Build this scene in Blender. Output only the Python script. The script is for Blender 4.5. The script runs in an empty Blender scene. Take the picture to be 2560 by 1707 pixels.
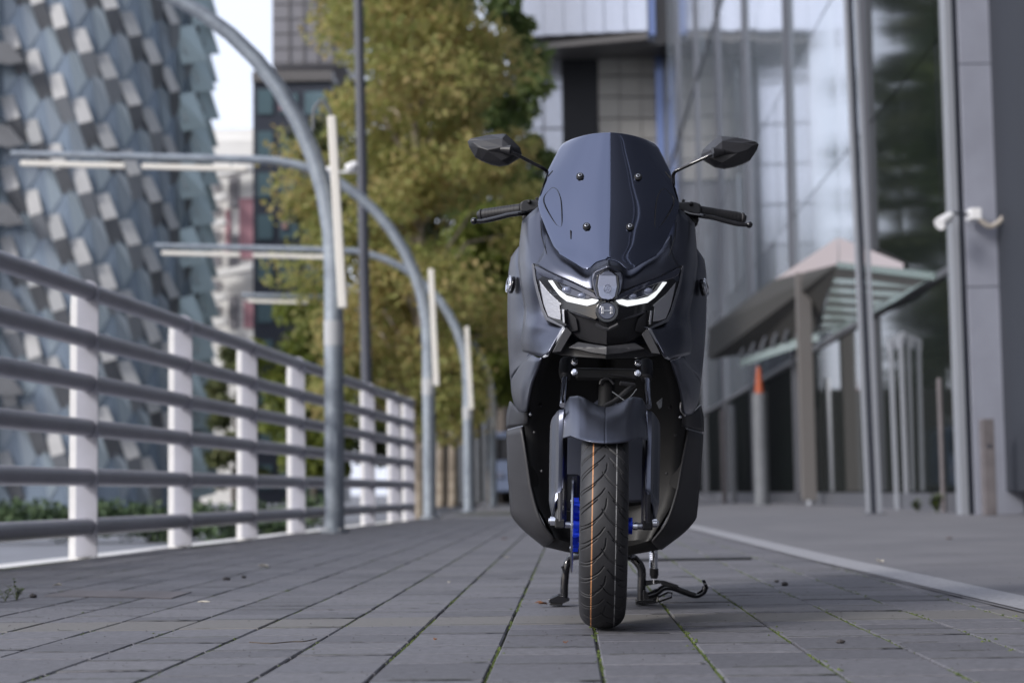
import bpy, bmesh, math, random
import numpy as np
from mathutils import Vector, Matrix
from mathutils.geometry import tessellate_polygon
random.seed(7); rng = np.random.default_rng(7)
C = bpy.context.scene.collection
SC = bpy.context.scene
# ------------------------------------------------------------------ camera, sky, sun, exposure
FPX, CAMH, PITCH, ROLL = 4450.0, 0.322, math.radians(4.85), -0.014
cam_d = bpy.data.cameras.new('camera'); cam = bpy.data.objects.new('camera', cam_d); C.objects.link(cam)
cam_d.sensor_width = 36.0; cam_d.lens = FPX/2560*36; cam_d.clip_start = 0.05; cam_d.clip_end = 3000
CR = Matrix.Rotation(math.pi/2+PITCH, 4, 'X') @ Matrix.Rotation(ROLL, 4, 'Z')
cam.matrix_world = Matrix.Translation((0, 0, CAMH)) @ CR
cam_d.dof.use_dof = True; cam_d.dof.focus_distance = 4.22; cam_d.dof.aperture_fstop = 3.6
SC.camera = cam
SUN_EL, SUN_AZ = math.radians(31), math.radians(-127)      # azimuth from +Y (view direction) towards +X
w = bpy.data.worlds.new('World'); SC.world = w; w.use_nodes = True
nt = w.node_tree; bg = nt.nodes['Background']
sky = nt.nodes.new('ShaderNodeTexSky'); sky.sky_type = 'NISHITA'; sky.sun_disc = False
sky.sun_elevation = SUN_EL; sky.sun_rotation = SUN_AZ; sky.air_density = 1.0; sky.dust_density = 3.0; sky.ozone_density = 1.6
tcw = nt.nodes.new('ShaderNodeTexCoord'); nzw = nt.nodes.new('ShaderNodeTexNoise'); nzw.inputs['Scale'].default_value = 1.6; nzw.inputs['Detail'].default_value = 5
nt.links.new(tcw.outputs['Generated'], nzw.inputs['Vector'])
mrw = nt.nodes.new('ShaderNodeMapRange'); mrw.inputs['From Min'].default_value = .3; mrw.inputs['From Max'].default_value = .7; mrw.inputs['To Min'].default_value = .62; mrw.inputs['To Max'].default_value = .82
nt.links.new(nzw.outputs['Fac'], mrw.inputs['Value'])
mxw = nt.nodes.new('ShaderNodeMix'); mxw.data_type = 'RGBA'; mxw.inputs['B'].default_value = (6.3, 6.65, 7.9, 1)      # thin pale cloud
nt.links.new(mrw.outputs[0], mxw.inputs['Factor']); nt.links.new(sky.outputs[0], mxw.inputs['A'])
nt.links.new(mxw.outputs['Result'], bg.inputs[0]); bg.inputs[1].default_value = 0.12
sd = bpy.data.lights.new('sun', 'SUN'); sun = bpy.data.objects.new('sun', sd); C.objects.link(sun)
sd.energy = 1.6; sd.angle = math.radians(14); sd.color = (1.0, 0.97, 0.94)
sv = Vector((math.sin(SUN_AZ)*math.cos(SUN_EL), math.cos(SUN_AZ)*math.cos(SUN_EL), math.sin(SUN_EL)))
sun.rotation_euler = sv.to_track_quat('Z', 'Y').to_euler()
SC.view_settings.view_transform = 'Standard'; SC.view_settings.look = 'None'
SC.view_settings.exposure = 0.7; SC.view_settings.gamma = 1.0; SC.view_settings.use_curve_mapping = False
SC.cycles.max_bounces = 6; SC.cycles.use_denoising = True
SC.cycles.sample_clamp_indirect = 6

def Pt(u, v, Y):
    d = CR.to_3x3() @ Vector(((u-1280)/FPX, -(v-853.5)/FPX, -1))
    return Vector((0, 0, CAMH)) + d*(Y/d.y)
def Gd(u, v):
    d = CR.to_3x3() @ Vector(((u-1280)/FPX, -(v-853.5)/FPX, -1))
    return Vector((0, 0, CAMH)) + d*(-CAMH/d.z)
K = 2560/2352
def Pd(u, v, Y): return Pt(u*K, v*K, Y)

# ------------------------------------------------------------------ materials
def lin(c): return tuple(x for x in c)+(1,)
def mat(name, col, rough=0.6, metal=0.0, emit=None, es=0, noise=None, bump=None, spec=None, ior=None, coat=0, trans=0, col2=None, nscale=4, rnoise=0):
    m = bpy.data.materials.new(name); m.use_nodes = True
    n = m.node_tree.nodes; l = m.node_tree.links; p = n['Principled BSDF']
    p.inputs['Base Color'].default_value = lin(col); p.inputs['Roughness'].default_value = rough; p.inputs['Metallic'].default_value = metal
    if spec is not None: p.inputs['Specular IOR Level'].default_value = spec
    if ior: p.inputs['IOR'].default_value = ior
    if coat: p.inputs['Coat Weight'].default_value = coat; p.inputs['Coat Roughness'].default_value = 0.08
    if trans: p.inputs['Transmission Weight'].default_value = trans
    if emit: p.inputs['Emission Color'].default_value = lin(emit); p.inputs['Emission Strength'].default_value = es
    if noise or col2 or bump or rnoise:
        tc = n.new('ShaderNodeTexCoord'); nz = n.new('ShaderNodeTexNoise'); nz.inputs['Scale'].default_value = nscale; nz.inputs['Detail'].default_value = 6; nz.inputs['Roughness'].default_value = .6
        l.new(tc.outputs['Object'], nz.inputs['Vector'])
    if col2 or noise:
        c2 = col2 if col2 else tuple(x*(1-noise) for x in col)
        mx = n.new('ShaderNodeMix'); mx.data_type = 'RGBA'; mx.inputs['A'].default_value = lin(col); mx.inputs['B'].default_value = lin(c2)
        rp = n.new('ShaderNodeMapRange'); rp.inputs['From Min'].default_value = .35; rp.inputs['From Max'].default_value = .65
        l.new(nz.outputs['Fac'], rp.inputs['Value']); l.new(rp.outputs[0], mx.inputs['Factor']); l.new(mx.outputs['Result'], p.inputs['Base Color'])
    if rnoise:
        r2 = n.new('ShaderNodeMapRange'); r2.inputs['From Min'].default_value = .3; r2.inputs['From Max'].default_value = .7
        r2.inputs['To Min'].default_value = max(rough-rnoise, .02); r2.inputs['To Max'].default_value = rough+rnoise
        l.new(nz.outputs['Fac'], r2.inputs['Value']); l.new(r2.outputs[0], p.inputs['Roughness'])
    if bump:
        nb = n.new('ShaderNodeTexNoise'); nb.inputs['Scale'].default_value = bump[0]; nb.inputs['Detail'].default_value = 4
        l.new(tc.outputs['Object'], nb.inputs['Vector'])
        b = n.new('ShaderNodeBump'); b.inputs['Strength'].default_value = bump[1]; b.inputs['Distance'].default_value = bump[2]
        l.new(nb.outputs['Fac'], b.inputs['Height']); l.new(b.outputs[0], p.inputs['Normal'])
    return m
def ramp_mat(name, cols, rough=0.7, nscale=0.35, island=0.75, bump=None, obj_rand=False, speck=None, leafy=False):
    """colour varied piece by piece plus a slow noise"""
    m = bpy.data.materials.new(name); m.use_nodes = True
    n = m.node_tree.nodes; l = m.node_tree.links; p = n['Principled BSDF']; p.inputs['Roughness'].default_value = rough
    g = n.new('ShaderNodeNewGeometry'); oi = n.new('ShaderNodeObjectInfo')
    tc = n.new('ShaderNodeTexCoord'); nz = n.new('ShaderNodeTexNoise'); nz.inputs['Scale'].default_value = nscale; nz.inputs['Detail'].default_value = 3
    l.new(g.outputs['Position'], nz.inputs['Vector'])
    rnd = g.outputs['Random Per Island']
    if obj_rand:
        a = n.new('ShaderNodeMath'); a.operation = 'ADD'; l.new(g.outputs['Random Per Island'], a.inputs[0]); l.new(oi.outputs['Random'], a.inputs[1])
        f = n.new('ShaderNodeMath'); f.operation = 'FRACT'; l.new(a.outputs[0], f.inputs[0]); rnd = f.outputs[0]
    mr = n.new('ShaderNodeMapRange'); mr.inputs['From Min'].default_value = .3; mr.inputs['From Max'].default_value = .7; l.new(nz.outputs['Fac'], mr.inputs['Value'])
    mx = n.new('ShaderNodeMix'); mx.inputs[0].default_value = island
    l.new(mr.outputs[0], mx.inputs[2]); l.new(rnd, mx.inputs[3])
    r = n.new('ShaderNodeValToRGB'); e = r.color_ramp.elements
    e[0].position = 0; e[0].color = lin(cols[0]); e[1].position = 1; e[1].color = lin(cols[-1])
    for i, c in enumerate(cols[1:-1]):
        q = e.new((i+1)/(len(cols)-1)); q.color = lin(c)
    l.new(mx.outputs[0], r.inputs['Fac'])
    out = r.outputs['Color']
    if speck:
        s = n.new('ShaderNodeTexNoise'); s.inputs['Scale'].default_value = speck[0]; s.inputs['Detail'].default_value = 8; s.inputs['Roughness'].default_value = .75
        l.new(g.outputs['Position'], s.inputs['Vector'])
        sm = n.new('ShaderNodeMapRange'); sm.inputs['From Min'].default_value = .3; sm.inputs['From Max'].default_value = .7; sm.inputs['To Min'].default_value = 1-speck[1]; sm.inputs['To Max'].default_value = 1+speck[1]
        l.new(s.outputs['Fac'], sm.inputs['Value'])
        vm = n.new('ShaderNodeVectorMath'); vm.operation = 'SCALE'; l.new(out, vm.inputs[0]); l.new(sm.outputs[0], vm.inputs['Scale']); out = vm.outputs[0]
    l.new(out, p.inputs['Base Color'])
    if bump:
        nb = n.new('ShaderNodeTexNoise'); nb.inputs['Scale'].default_value = bump[0]; nb.inputs['Detail'].default_value = 6
        l.new(g.outputs['Position'], nb.inputs['Vector'])
        b = n.new('ShaderNodeBump'); b.inputs['Strength'].default_value = bump[1]; b.inputs['Distance'].default_value = bump[2]
        l.new(nb.outputs['Fac'], b.inputs['Height']); l.new(b.outputs[0], p.inputs['Normal'])
    if leafy:
        tr = n.new('ShaderNodeBsdfTranslucent'); l.new(out, tr.inputs['Color']); ms = n.new('ShaderNodeMixShader'); ms.inputs[0].default_value = .55
        l.new(p.outputs[0], ms.inputs[1]); l.new(tr.outputs[0], ms.inputs[2]); l.new(ms.outputs[0], n['Material Output'].inputs['Surface'])
    return m
M = {}
M['paint'] = mat('satin_grey_paint', (.118, .125, .156), .33, 1.0, bump=(900, .05, .0004))
M['screen'] = mat('smoked_screen', (.155, .172, .235), .06, 1.0)
M['plastic'] = mat('black_plastic', (.022, .022, .025), .42, bump=(1500, .15, .0004))
M['dplastic'] = mat('dark_grey_plastic', (.035, .035, .039), .5, bump=(1500, .2, .0004))
M['black'] = mat('dull_black', (.004, .004, .0045), .55)
M['gloss'] = mat('gloss_black', (.006, .006, .008), .12, coat=.6)
M['rubber'] = mat('tyre_rubber', (.026, .026, .029), .58, bump=(600, .25, .0006), noise=.35, nscale=25)
M['orange_line'] = mat('orange_line', (.45, .21, .09), .6)
M['grey_line'] = mat('grey_line', (.36, .36, .36), .6)
M['chrome'] = mat('chrome', (.75, .76, .8), .12, 1.0)
M['steel'] = mat('brushed_steel', (.42, .43, .46), .3, 1.0)
M['blue'] = mat('blue_anodised', (.01, .04, .50), .28, .55)
M['led'] = mat('lit_led_strip', (.3, .3, .32), .3, emit=(.93, .96, 1.0), es=.6)
M['lens'] = mat('clear_lens', (.20, .22, .30), .06, .25, coat=1)
M['reflector'] = mat('silver_reflector', (.55, .55, .57), .28, .8, bump=(260, .5, .002))
M['smoke_lens'] = mat('headlight_cover', (.05, .055, .085), .06, .4, coat=1)
M['white_paint'] = mat('white_painted_steel', (.78, .77, .75), .45, noise=.12, nscale=6)
M['rail_grey'] = mat('purple_grey_rail_paint', (.40, .40, .45), .38, noise=.15, nscale=3)
M['galv'] = mat('galvanised_steel', (.33, .37, .41), .42, .35, col2=(.22, .25, .29), nscale=7, rnoise=.1)
M['tube'] = mat('white_lamp_tube', (.78, .75, .68), .4)
M['darkpole'] = mat('dark_grey_pole', (.07, .075, .095), .4)
M['bark'] = mat('pale_bark', (.42, .36, .29), .85, col2=(.16, .13, .1), nscale=5, bump=(14, .6, .02))
M['darkbark'] = mat('dark_bark', (.12, .10, .085), .85, col2=(.06, .05, .04), nscale=5)
M['autumn'] = ramp_mat('autumn_leaves', [(.17, .21, .06), (.30, .32, .10), (.38, .36, .13), (.46, .35, .15), (.27, .31, .11)], .65, .45, .5, leafy=True)
M['lowleaf'] = ramp_mat('olive_leaves', [(.05, .08, .02), (.17, .21, .04), (.30, .31, .07)], .65, .5, .6, leafy=True)
M['green'] = ramp_mat('green_leaves', [(.05, .09, .03), (.12, .17, .05), (.20, .23, .08)], .65, .5, .6, leafy=True)
M['dgreen'] = ramp_mat('dark_green_leaves', [(.025, .04, .015), (.07, .085, .025), (.13, .125, .04)], .7, .3, .5)
M['hedge'] = ramp_mat('hedge_leaves', [(.02, .045, .02), (.05, .09, .035), (.09, .13, .05)], .7, .8, .6)
M['moss'] = ramp_mat('moss', [(.03, .05, .010), (.07, .10, .018), (.13, .16, .03)], .9, 20, .6)
M['slab'] = ramp_mat('grey_paving', [(.088, .088, .099), (.116, .115, .128), (.142, .14, .153), (.106, .107, .123)], .68, .6, .7, bump=(70, .35, .003), obj_rand=True, speck=(45, .34))
M['slab_warm'] = ramp_mat('beige_paving', [(.14, .134, .13), (.165, .158, .15)], .7, .6, .7, bump=(70, .35, .003), obj_rand=True, speck=(60, .16))
M['joint'] = mat('joint_dirt_shade', (.022, .02, .018), .95, col2=(.035, .045, .012), nscale=9, bump=(150, .6, .004))
M['concrete'] = mat('smooth_paving', (.175, .171, .18), .65, col2=(.13, .128, .138), nscale=1.2, bump=(60, .3, .003))
M['line'] = mat('worn_white_line', (.36, .36, .38), .6, col2=(.24, .24, .255), nscale=60, bump=(90, .4, .003))
M['lawn'] = mat('far_ground', (.15, .15, .16), .9, noise=.3, nscale=.2)
M['quay'] = mat('light_quay_concrete', (.22, .23, .26), .8, noise=.2, nscale=1)
M['cglass'] = mat('blue_facade_glass', (.20, .25, .31), .25, .2, col2=(.15, .19, .24), nscale=.5)
M['cglass_dark'] = mat('deep_blue_scale', (.215, .25, .285), .3, .2)
M['cglass_light'] = mat('light_blue_scale', (.24, .285, .32), .3, .2)
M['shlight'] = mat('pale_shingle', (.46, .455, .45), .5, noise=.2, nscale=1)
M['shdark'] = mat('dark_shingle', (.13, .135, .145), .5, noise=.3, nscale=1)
M['shfin'] = mat('teal_glass_fin', (.36, .44, .46), .25, .3)
M['white'] = mat('white_cladding', (.78, .77, .74), .6, noise=.08, nscale=.5)
M['red'] = mat('faded_red_panel', (.42, .22, .25), .6)
M['tgrey'] = mat('grey_brown_panel', (.20, .195, .21), .5)
M['tdark'] = mat('dark_frame', (.035, .04, .055), .4)
M['teal'] = mat('teal_window', (.12, .18, .20), .15, .2)
M['brown'] = mat('bronze_panel', (.13, .122, .118), .5)
M['fglass'] = mat('reflecting_glass', (.012, .016, .015), .06, ior=1.9)
M['pglass'] = mat('pale_curtain_glass', (.86, .87, .93), .16, .85)
M['skyglass'] = mat('glass_painted_sky', (.37, .41, .47), .08, .25, coat=.5, col2=(.26, .31, .36), nscale=.25)  # bright sky reflection put into the panes' own pale colour
M['cladding'] = mat('dark_blue_cladding', (.022, .026, .036), .7)
M['beige'] = mat('beige_panel', (.38, .36, .33), .5)
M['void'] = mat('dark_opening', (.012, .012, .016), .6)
M['bedge'] = mat('blue_edge_glass', (.19, .25, .46), .2, .3)
M['mull'] = mat('grey_mullion', (.15, .155, .175), .35, .4)
M['mull_l'] = mat('light_mullion', (.38, .40, .44), .35, .4)
M['colface'] = mat('grey_metal_column', (.34, .355, .42), .42, .3, noise=.12, nscale=2)
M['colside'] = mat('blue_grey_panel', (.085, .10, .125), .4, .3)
M['fascia'] = mat('pinkish_fascia', (.44, .39, .40), .6)
M['soffit'] = mat('dark_soffit', (.045, .044, .042), .7)
M['cslat'] = mat('green_glass_slat', (.26, .33, .32), .2, .1)
M['orange'] = mat('orange_plastic', (.36, .08, .03), .6)
M['post'] = mat('grey_post', (.15, .16, .175), .5, noise=.2)
M['brownpost'] = mat('weathered_bollard', (.15, .135, .14), .7, noise=.3, nscale=6)
M['pvc'] = mat('white_plastic', (.8, .8, .8), .4)
M['sticker'] = mat('pale_band', (.42, .43, .44), .5)
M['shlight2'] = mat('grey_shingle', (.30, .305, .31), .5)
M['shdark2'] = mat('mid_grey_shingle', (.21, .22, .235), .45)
M['cable'] = mat('beige_cable', (.42, .38, .33), .5)
M['leaf'] = mat('brown_leaf', (.25, .10, .035), .7, noise=.4, nscale=80)
M['leaf2'] = mat('pale_leaf', (.50, .46, .38), .7)
M['stone'] = mat('pebble', (.05, .045, .045), .8)
M['twig'] = mat('twig', (.08, .06, .04), .8)
M['carpaint'] = mat('pale_blue_car_paint', (.22, .27, .40), .3, .3)
M['darkwall'] = mat('dark_brick', (.016, .016, .017), .8, noise=.3)

# ------------------------------------------------------------------ mesh helpers
class MB:
    def __init__(s): s.v = []; s.f = []; s.mi = []
    def add(s, vs, fs, mi=0):
        o = len(s.v); s.v += [tuple(x) for x in vs]
        for f in fs: s.f.append(tuple(i+o for i in f)); s.mi.append(mi)
        return s
    def box(s, c, size, rot=None, mi=0):
        hx, hy, hz = [q/2 for q in size]; c = Vector(c)
        vs = [Vector((x, y, z)) for x in (-hx, hx) for y in (-hy, hy) for z in (-hz, hz)]
        if rot is not None: vs = [rot @ q for q in vs]
        vs = [c+q for q in vs]
        return s.add(vs, [(0, 1, 3, 2), (4, 6, 7, 5), (0, 4, 5, 1), (2, 3, 7, 6), (0, 2, 6, 4), (1, 5, 7, 3)], mi)
    def bar(s, a, b, w, h, mi=0):
        a, b = Vector(a), Vector(b); d = b-a
        R = d.to_track_quat('Z', 'Y').to_matrix()
        return s.box((a+b)/2, (w, h, d.length), R, mi)
    def tube(s, path, r, seg=10, mi=0, caps=True):
        path = [Vector(p) for p in path]; rs = r if isinstance(r, (list, tuple)) else [r]*len(path)
        vs = []; ref = None
        for i, p in enumerate(path):
            t = (path[min(i+1, len(path)-1)]-path[max(i-1, 0)]).normalized()
            if ref is None: ref = Vector((0, 0, 1)) if abs(t.z) < .9 else Vector((1, 0, 0))
            a = t.cross(ref).normalized(); b = t.cross(a).normalized(); ref = -b if b.dot(ref) < 0 else b
            b = ref; a = t.cross(b).normalized(); b = a.cross(t).normalized(); ref = b
            for k in range(seg):
                an = 2*math.pi*k/seg; vs.append(p+(a*math.cos(an)+b*math.sin(an))*rs[i])
        fs = []
        for i in range(len(path)-1):
            for k in range(seg):
                k2 = (k+1) % seg; fs.append((i*seg+k, i*seg+k2, (i+1)*seg+k2, (i+1)*seg+k))
        if caps: fs += [tuple(range(seg))[::-1], tuple((len(path)-1)*seg+k for k in range(seg))]
        return s.add(vs, fs, mi)
    def prism(s, pts, ext, mi=0):
        n = len(pts); pts = [Vector(p) for p in pts]; ext = Vector(ext)
        vs = pts+[p+ext for p in pts]
        tr = tessellate_polygon([pts])
        fs = [tuple(t) for t in tr]+[tuple(i+n for i in t)[::-1] for t in tr]
        fs += [(i, (i+1) % n, n+(i+1) % n, n+i) for i in range(n)]
        return s.add(vs, fs, mi)
    def ball(s, c, r, seg=12, rings=8, sc=(1, 1, 1), mi=0):
        c = Vector(c); vs = []
        for i in range(rings+1):
            a = math.pi*i/rings
            for k in range(seg):
                b = 2*math.pi*k/seg
                vs.append(c+Vector((math.sin(a)*math.cos(b)*r*sc[0], math.sin(a)*math.sin(b)*r*sc[1], math.cos(a)*r*sc[2])))
        fs = [(i*seg+k, i*seg+(k+1) % seg, (i+1)*seg+(k+1) % seg, (i+1)*seg+k) for i in range(rings) for k in range(seg)]
        return s.add(vs, fs, mi)
    def mirror(s):
        n = len(s.v); s.v += [(-x, y, z) for x, y, z in s.v]; m = len(s.f)
        s.f += [tuple(i+n for i in f)[::-1] for f in s.f[:m]]; s.mi += s.mi[:m]; return s
    def mesh(s, name, mats):
        me = bpy.data.meshes.new(name); me.from_pydata(s.v, [], s.f)
        for m in mats: me.materials.append(m)
        if len(mats) > 1: me.polygons.foreach_set('material_index', s.mi)
        bm = bmesh.new(); bm.from_mesh(me); bmesh.ops.recalc_face_normals(bm, faces=bm.faces); bm.to_mesh(me); bm.free()
        return me
    def build(s, name, mats, parent=None, smooth=False, bevel=0, bseg=2, solid=0, angle=35):
        if not isinstance(mats, (list, tuple)): mats = [mats]
        return link(name, s.mesh(name, mats), parent, smooth, bevel, bseg, solid, angle)
def link(name, me, parent=None, smooth=False, bevel=0, bseg=2, solid=0, angle=35):
    o = bpy.data.objects.new(name, me); C.objects.link(o)
    if parent: o.parent = parent
    if smooth:
        me.shade_smooth(); 
        try: me.set_sharp_from_angle(angle=math.radians(angle))
        except Exception: pass
    if solid:
        md = o.modifiers.new('s', 'SOLIDIFY'); md.thickness = solid; md.offset = 0
    if bevel:
        md = o.modifiers.new('b', 'BEVEL'); md.width = bevel; md.segments = bseg; md.limit_method = 'ANGLE'; md.angle_limit = math.radians(38)
        md.harden_normals = False
    return o
def tag(o, label, cat, group=None, kind=None):
    if label: o['label'] = label
    if cat: o['category'] = cat
    if group: o['group'] = group
    if kind: o['kind'] = kind
    return o
def empty(name, loc=(0, 0, 0), rot=(0, 0, 0)):
    o = bpy.data.objects.new(name, None); C.objects.link(o); o.location = loc; o.rotation_euler = rot; o.empty_display_size = .1; return o
def cat1(p0, p1, p2, p3, t):
    return 0.5*((2*p1)+(p2-p0)*t+(2*p0-5*p1+4*p2-p3)*t*t+(3*p1-p0-3*p2+p3)*t**3)
def spline(pts, n):
    pts = [Vector(p) for p in pts]; out = []
    for i in range(len(pts)-1):
        p0 = pts[i-1] if i else pts[0]*2-pts[1]; p3 = pts[i+2] if i+2 < len(pts) else pts[-1]*2-pts[-2]
        for k in range(n): out.append(cat1(p0, pts[i], pts[i+1], p3, k/n))
    out.append(pts[-1]); return out
def linr(pts, n):
    out = []
    for i in range(len(pts)-1):
        for k in range(n): out.append(pts[i].lerp(pts[i+1], k/n))
    out.append(pts[-1]); return out
def grid(rows, nu=4, nv=4, lu=False, lv=False):
    rows = [(linr if lu else spline)([Vector(p) for p in r], nu) for r in rows]
    cols = [(linr if lv else spline)([r[i] for r in rows], nv) for i in range(len(rows[0]))]
    nr, nc = len(cols[0]), len(cols)
    vs = [cols[j][i] for i in range(nr) for j in range(nc)]
    fs = [(i*nc+j, i*nc+j+1, (i+1)*nc+j+1, (i+1)*nc+j) for i in range(nr-1) for j in range(nc-1)]
    return vs, fs

# ------------------------------------------------------------------ GROUND AND PAVING
struct = lambda o, label=None: tag(o, label, None, None, 'structure')
g = MB(); g.add([(-900, -300, -.34), (900, -300, -.34), (900, 1500, -.34), (-900, 1500, -.34)], [(0, 1, 2, 3)])
struct(g.build('ground', M['lawn']))
FX = lambda y: -2.375+.084*(y-9.95)          # fence line
DX = .0315
x00 = Gd(1511, 1707).x-DX*Gd(1511, 1707).y
# white line centre points on the ground
lp = [Gd(u*K, v*K) for u, v in [(1560, 1203), (1600, 1212), (1700, 1236), (1800, 1260), (1900, 1284), (2000, 1306), (2100, 1328), (2200, 1351), (2352, 1385), (2600, 1441)]]
lp = sorted(lp, key=lambda p: p.y)
def line_x(y):
    if y <= lp[0].y: return lp[0].x+(y-lp[0].y)*(lp[1].x-lp[0].x)/(lp[1].y-lp[0].y)
    for a, b in zip(lp, lp[1:]):
        if y <= b.y: return a.x+(b.x-a.x)*(y-a.y)/(b.y-a.y)
    return lp[-1].x
# smooth paving right of / beyond the line, and dirt bed under the slabs
SL_Y0, SL_Y1 = 1.2, 30.0
deck = MB()
ys = [-40, -10, 0, 1.2]+[1.2+i*.8 for i in range(1, 37)]
bed = []
deckv = []; 
for y in ys: deckv += [(FX(max(y, 2))-.02, y, -.0085), (line_x(min(max(y, 1.2), 14))+.2, y, -.0085)]
deck.add(deckv, [(2*i, 2*i+1, 2*i+3, 2*i+2) for i in range(len(ys)-1)])
pave = struct(deck.build('pavement', M['joint']))
rp = MB(); v = []
for y in ys: v += [(line_x(min(max(y, 1.2), 14))-.10, y, 0.0012), (40, y, 0.0012)]
rp.add(v, [(2*i, 2*i+1, 2*i+3, 2*i+2) for i in range(len(ys)-1)])
v = [(FX(30)-.02, 30, 0), (40, 30, 0), (40, 200, 0), (-3, 200, 0)]
rp.add(v, [(0, 1, 2, 3)])
sp = struct(rp.build('promenade', M['concrete']))
# larger, barely visible joints in the smooth paving are shallow grooves strips
gr = MB()
for k in range(14):
    y = 5.0+k*1.2
    x0 = line_x(y)+.25
    gr.add([(x0, y, .004), (9, y+.05, .004), (9, y+.058, .004), (x0, y+.008, .004)], [(0, 1, 2, 3)])
gr.build('joint_line', M['joint'], sp)
SW, SLN, JT = .206, .31, .0058
def slab_mesh(L, w, seed):
    r = random.Random(seed); b = .003; h = .05; m = MB()
    hw, hl = w/2, L/2
    j = lambda: r.uniform(-.0008, .0008)
    bot = [(-hw, -hl, -h), (hw, -hl, -h), (hw, hl, -h), (-hw, hl, -h)]
    mid = [(-hw+j(), -hl+j(), -b), (hw+j(), -hl+j(), -b), (hw+j(), hl+j(), -b), (-hw+j(), hl+j(), -b)]
    top = [(-hw+b+j(), -hl+b, 0), (hw-b, -hl+b+j(), 0), (hw-b+j(), hl-b, 0), (-hw+b, hl-b+j(), 0)]
    fs = [(8, 9, 10, 11)]
    for a in (0, 4):
        for k in range(4): fs.append((a+k, a+(k+1) % 4, a+4+(k+1) % 4, a+4+k))
    m.add(bot+mid+top, fs); return m
slabs = []
n0 = int((-3.2-x00)/SW)-3
BAND = (4.43, 4.74)
for n in range(n0, 40):
    y = SL_Y0-1+random.uniform(0, SLN)
    while y < 26:
        L = SLN*random.choice((1, .66, .66, .5, .5))
        y1 = y+L
        if y < BAND[0]-.02 < y1 or (BAND[0]-.1 < y1 < BAND[0]): y1 = BAND[0]
        elif abs(y-BAND[0]) < 1e-6: y1 = BAND[1]
        cy = (y+y1)/2; cx = x00+(n+.5)*SW+DX*cy
        if cx-SW/2 > FX(max(cy, 2))-.02 and cx-SW/2 < line_x(min(max(cy, 1.2), 14)):
            px = abs(cx/cy)
            size = SW/cy*(y1-y)*CAMH/cy/cy if px < .33 and cy > 2.6 else 0
            if px < .55 and cy > 1.6: slabs.append((size, cx, cy, y1-y-.011, abs(y-BAND[0]) < 1e-6))
        y = y1
slabs.sort(key=lambda t: -t[0])
protos = {}
rest = MB(); restw = MB()
rz = -math.atan(DX)
for i, (s_, cx, cy, L, warm) in enumerate(slabs):
    zoff = random.uniform(-.0028, -.0008); tx, ty = random.gauss(0, .0015), random.gauss(0, .0014)
    if i < 300:
        key = (round(L, 3), warm, random.randrange(2))
        if key not in protos: protos[key] = slab_mesh(L, SW-JT, hash(key) % 999).mesh('paving_slab', [M['slab_warm'] if warm else M['slab']])
        o = bpy.data.objects.new('paving_slab', protos[key]); C.objects.link(o); o.parent = pave
        o.location = (cx, cy, zoff); o.rotation_euler = (tx, ty, rz)
    else:
        m = slab_mesh(L, SW-JT, i); R = Matrix.Translation((cx, cy, zoff)) @ Matrix.Rotation(rz, 4, 'Z') @ Matrix.Rotation(tx, 4, 'X') @ Matrix.Rotation(ty, 4, 'Y')
        (restw if warm else rest).add([R @ Vector(q) for q in m.v], m.f)
tag(rest.build('paving_slabs', M['slab'], pave), None, None, None, 'stuff')
if restw.v: tag(restw.build('band_slabs', M['slab_warm'], pave), None, None, None, 'stuff')
jf = MB(); jr = random.Random(4)  # dark strips along cross joints: chamfer shade painted in with the dirt
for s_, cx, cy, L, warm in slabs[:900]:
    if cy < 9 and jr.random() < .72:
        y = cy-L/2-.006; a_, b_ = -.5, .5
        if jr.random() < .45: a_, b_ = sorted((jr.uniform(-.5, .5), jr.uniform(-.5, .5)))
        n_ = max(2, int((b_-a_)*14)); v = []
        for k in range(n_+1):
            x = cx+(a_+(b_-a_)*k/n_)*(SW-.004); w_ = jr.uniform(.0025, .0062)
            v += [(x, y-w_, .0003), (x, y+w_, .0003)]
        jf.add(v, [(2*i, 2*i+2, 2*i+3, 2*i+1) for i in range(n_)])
tag(jf.build('joint_dirt_shade', M['joint'], pave), None, None, None, 'stuff')
# painted white line, 4 mm above the paving
lm = MB(); v = []
for p in spline(lp, 6):
    p = Vector(p); v += [(p.x-.085, p.y, .0042), (p.x+.075, p.y, .0042)]
lm.add(v, [(2*i, 2*i+1, 2*i+3, 2*i+2) for i in range(len(v)//2-1)])
struct(lm.build('painted_line', M['line']))
# dark cover plate in the paving and a drain slot
pl = [Gd(u*K, v*K) for u, v in [(100, 1368), (395, 1373), (440, 1359), (165, 1355)]]
mp = MB().prism([(p.x, p.y, -.001) for p in pl], (0, 0, .0025)); 
tag(mp.build('cover_plate', M['brownpost']), 'flat dark metal cover plate set in the paving near the weed at lower left', 'cover plate')
ds = [Gd(u*K, v*K) for u, v in [(1530, 1285), (1660, 1285)]]
mp = MB().box(((ds[0].x+ds[1].x)/2, (ds[0].y+ds[1].y)/2, .004), ((ds[1]-ds[0]).length+.25, .12, .006))
tag(mp.build('drain_grate', M['black']), 'narrow dark drain slot across the paving behind the scooter', 'drain')
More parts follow.
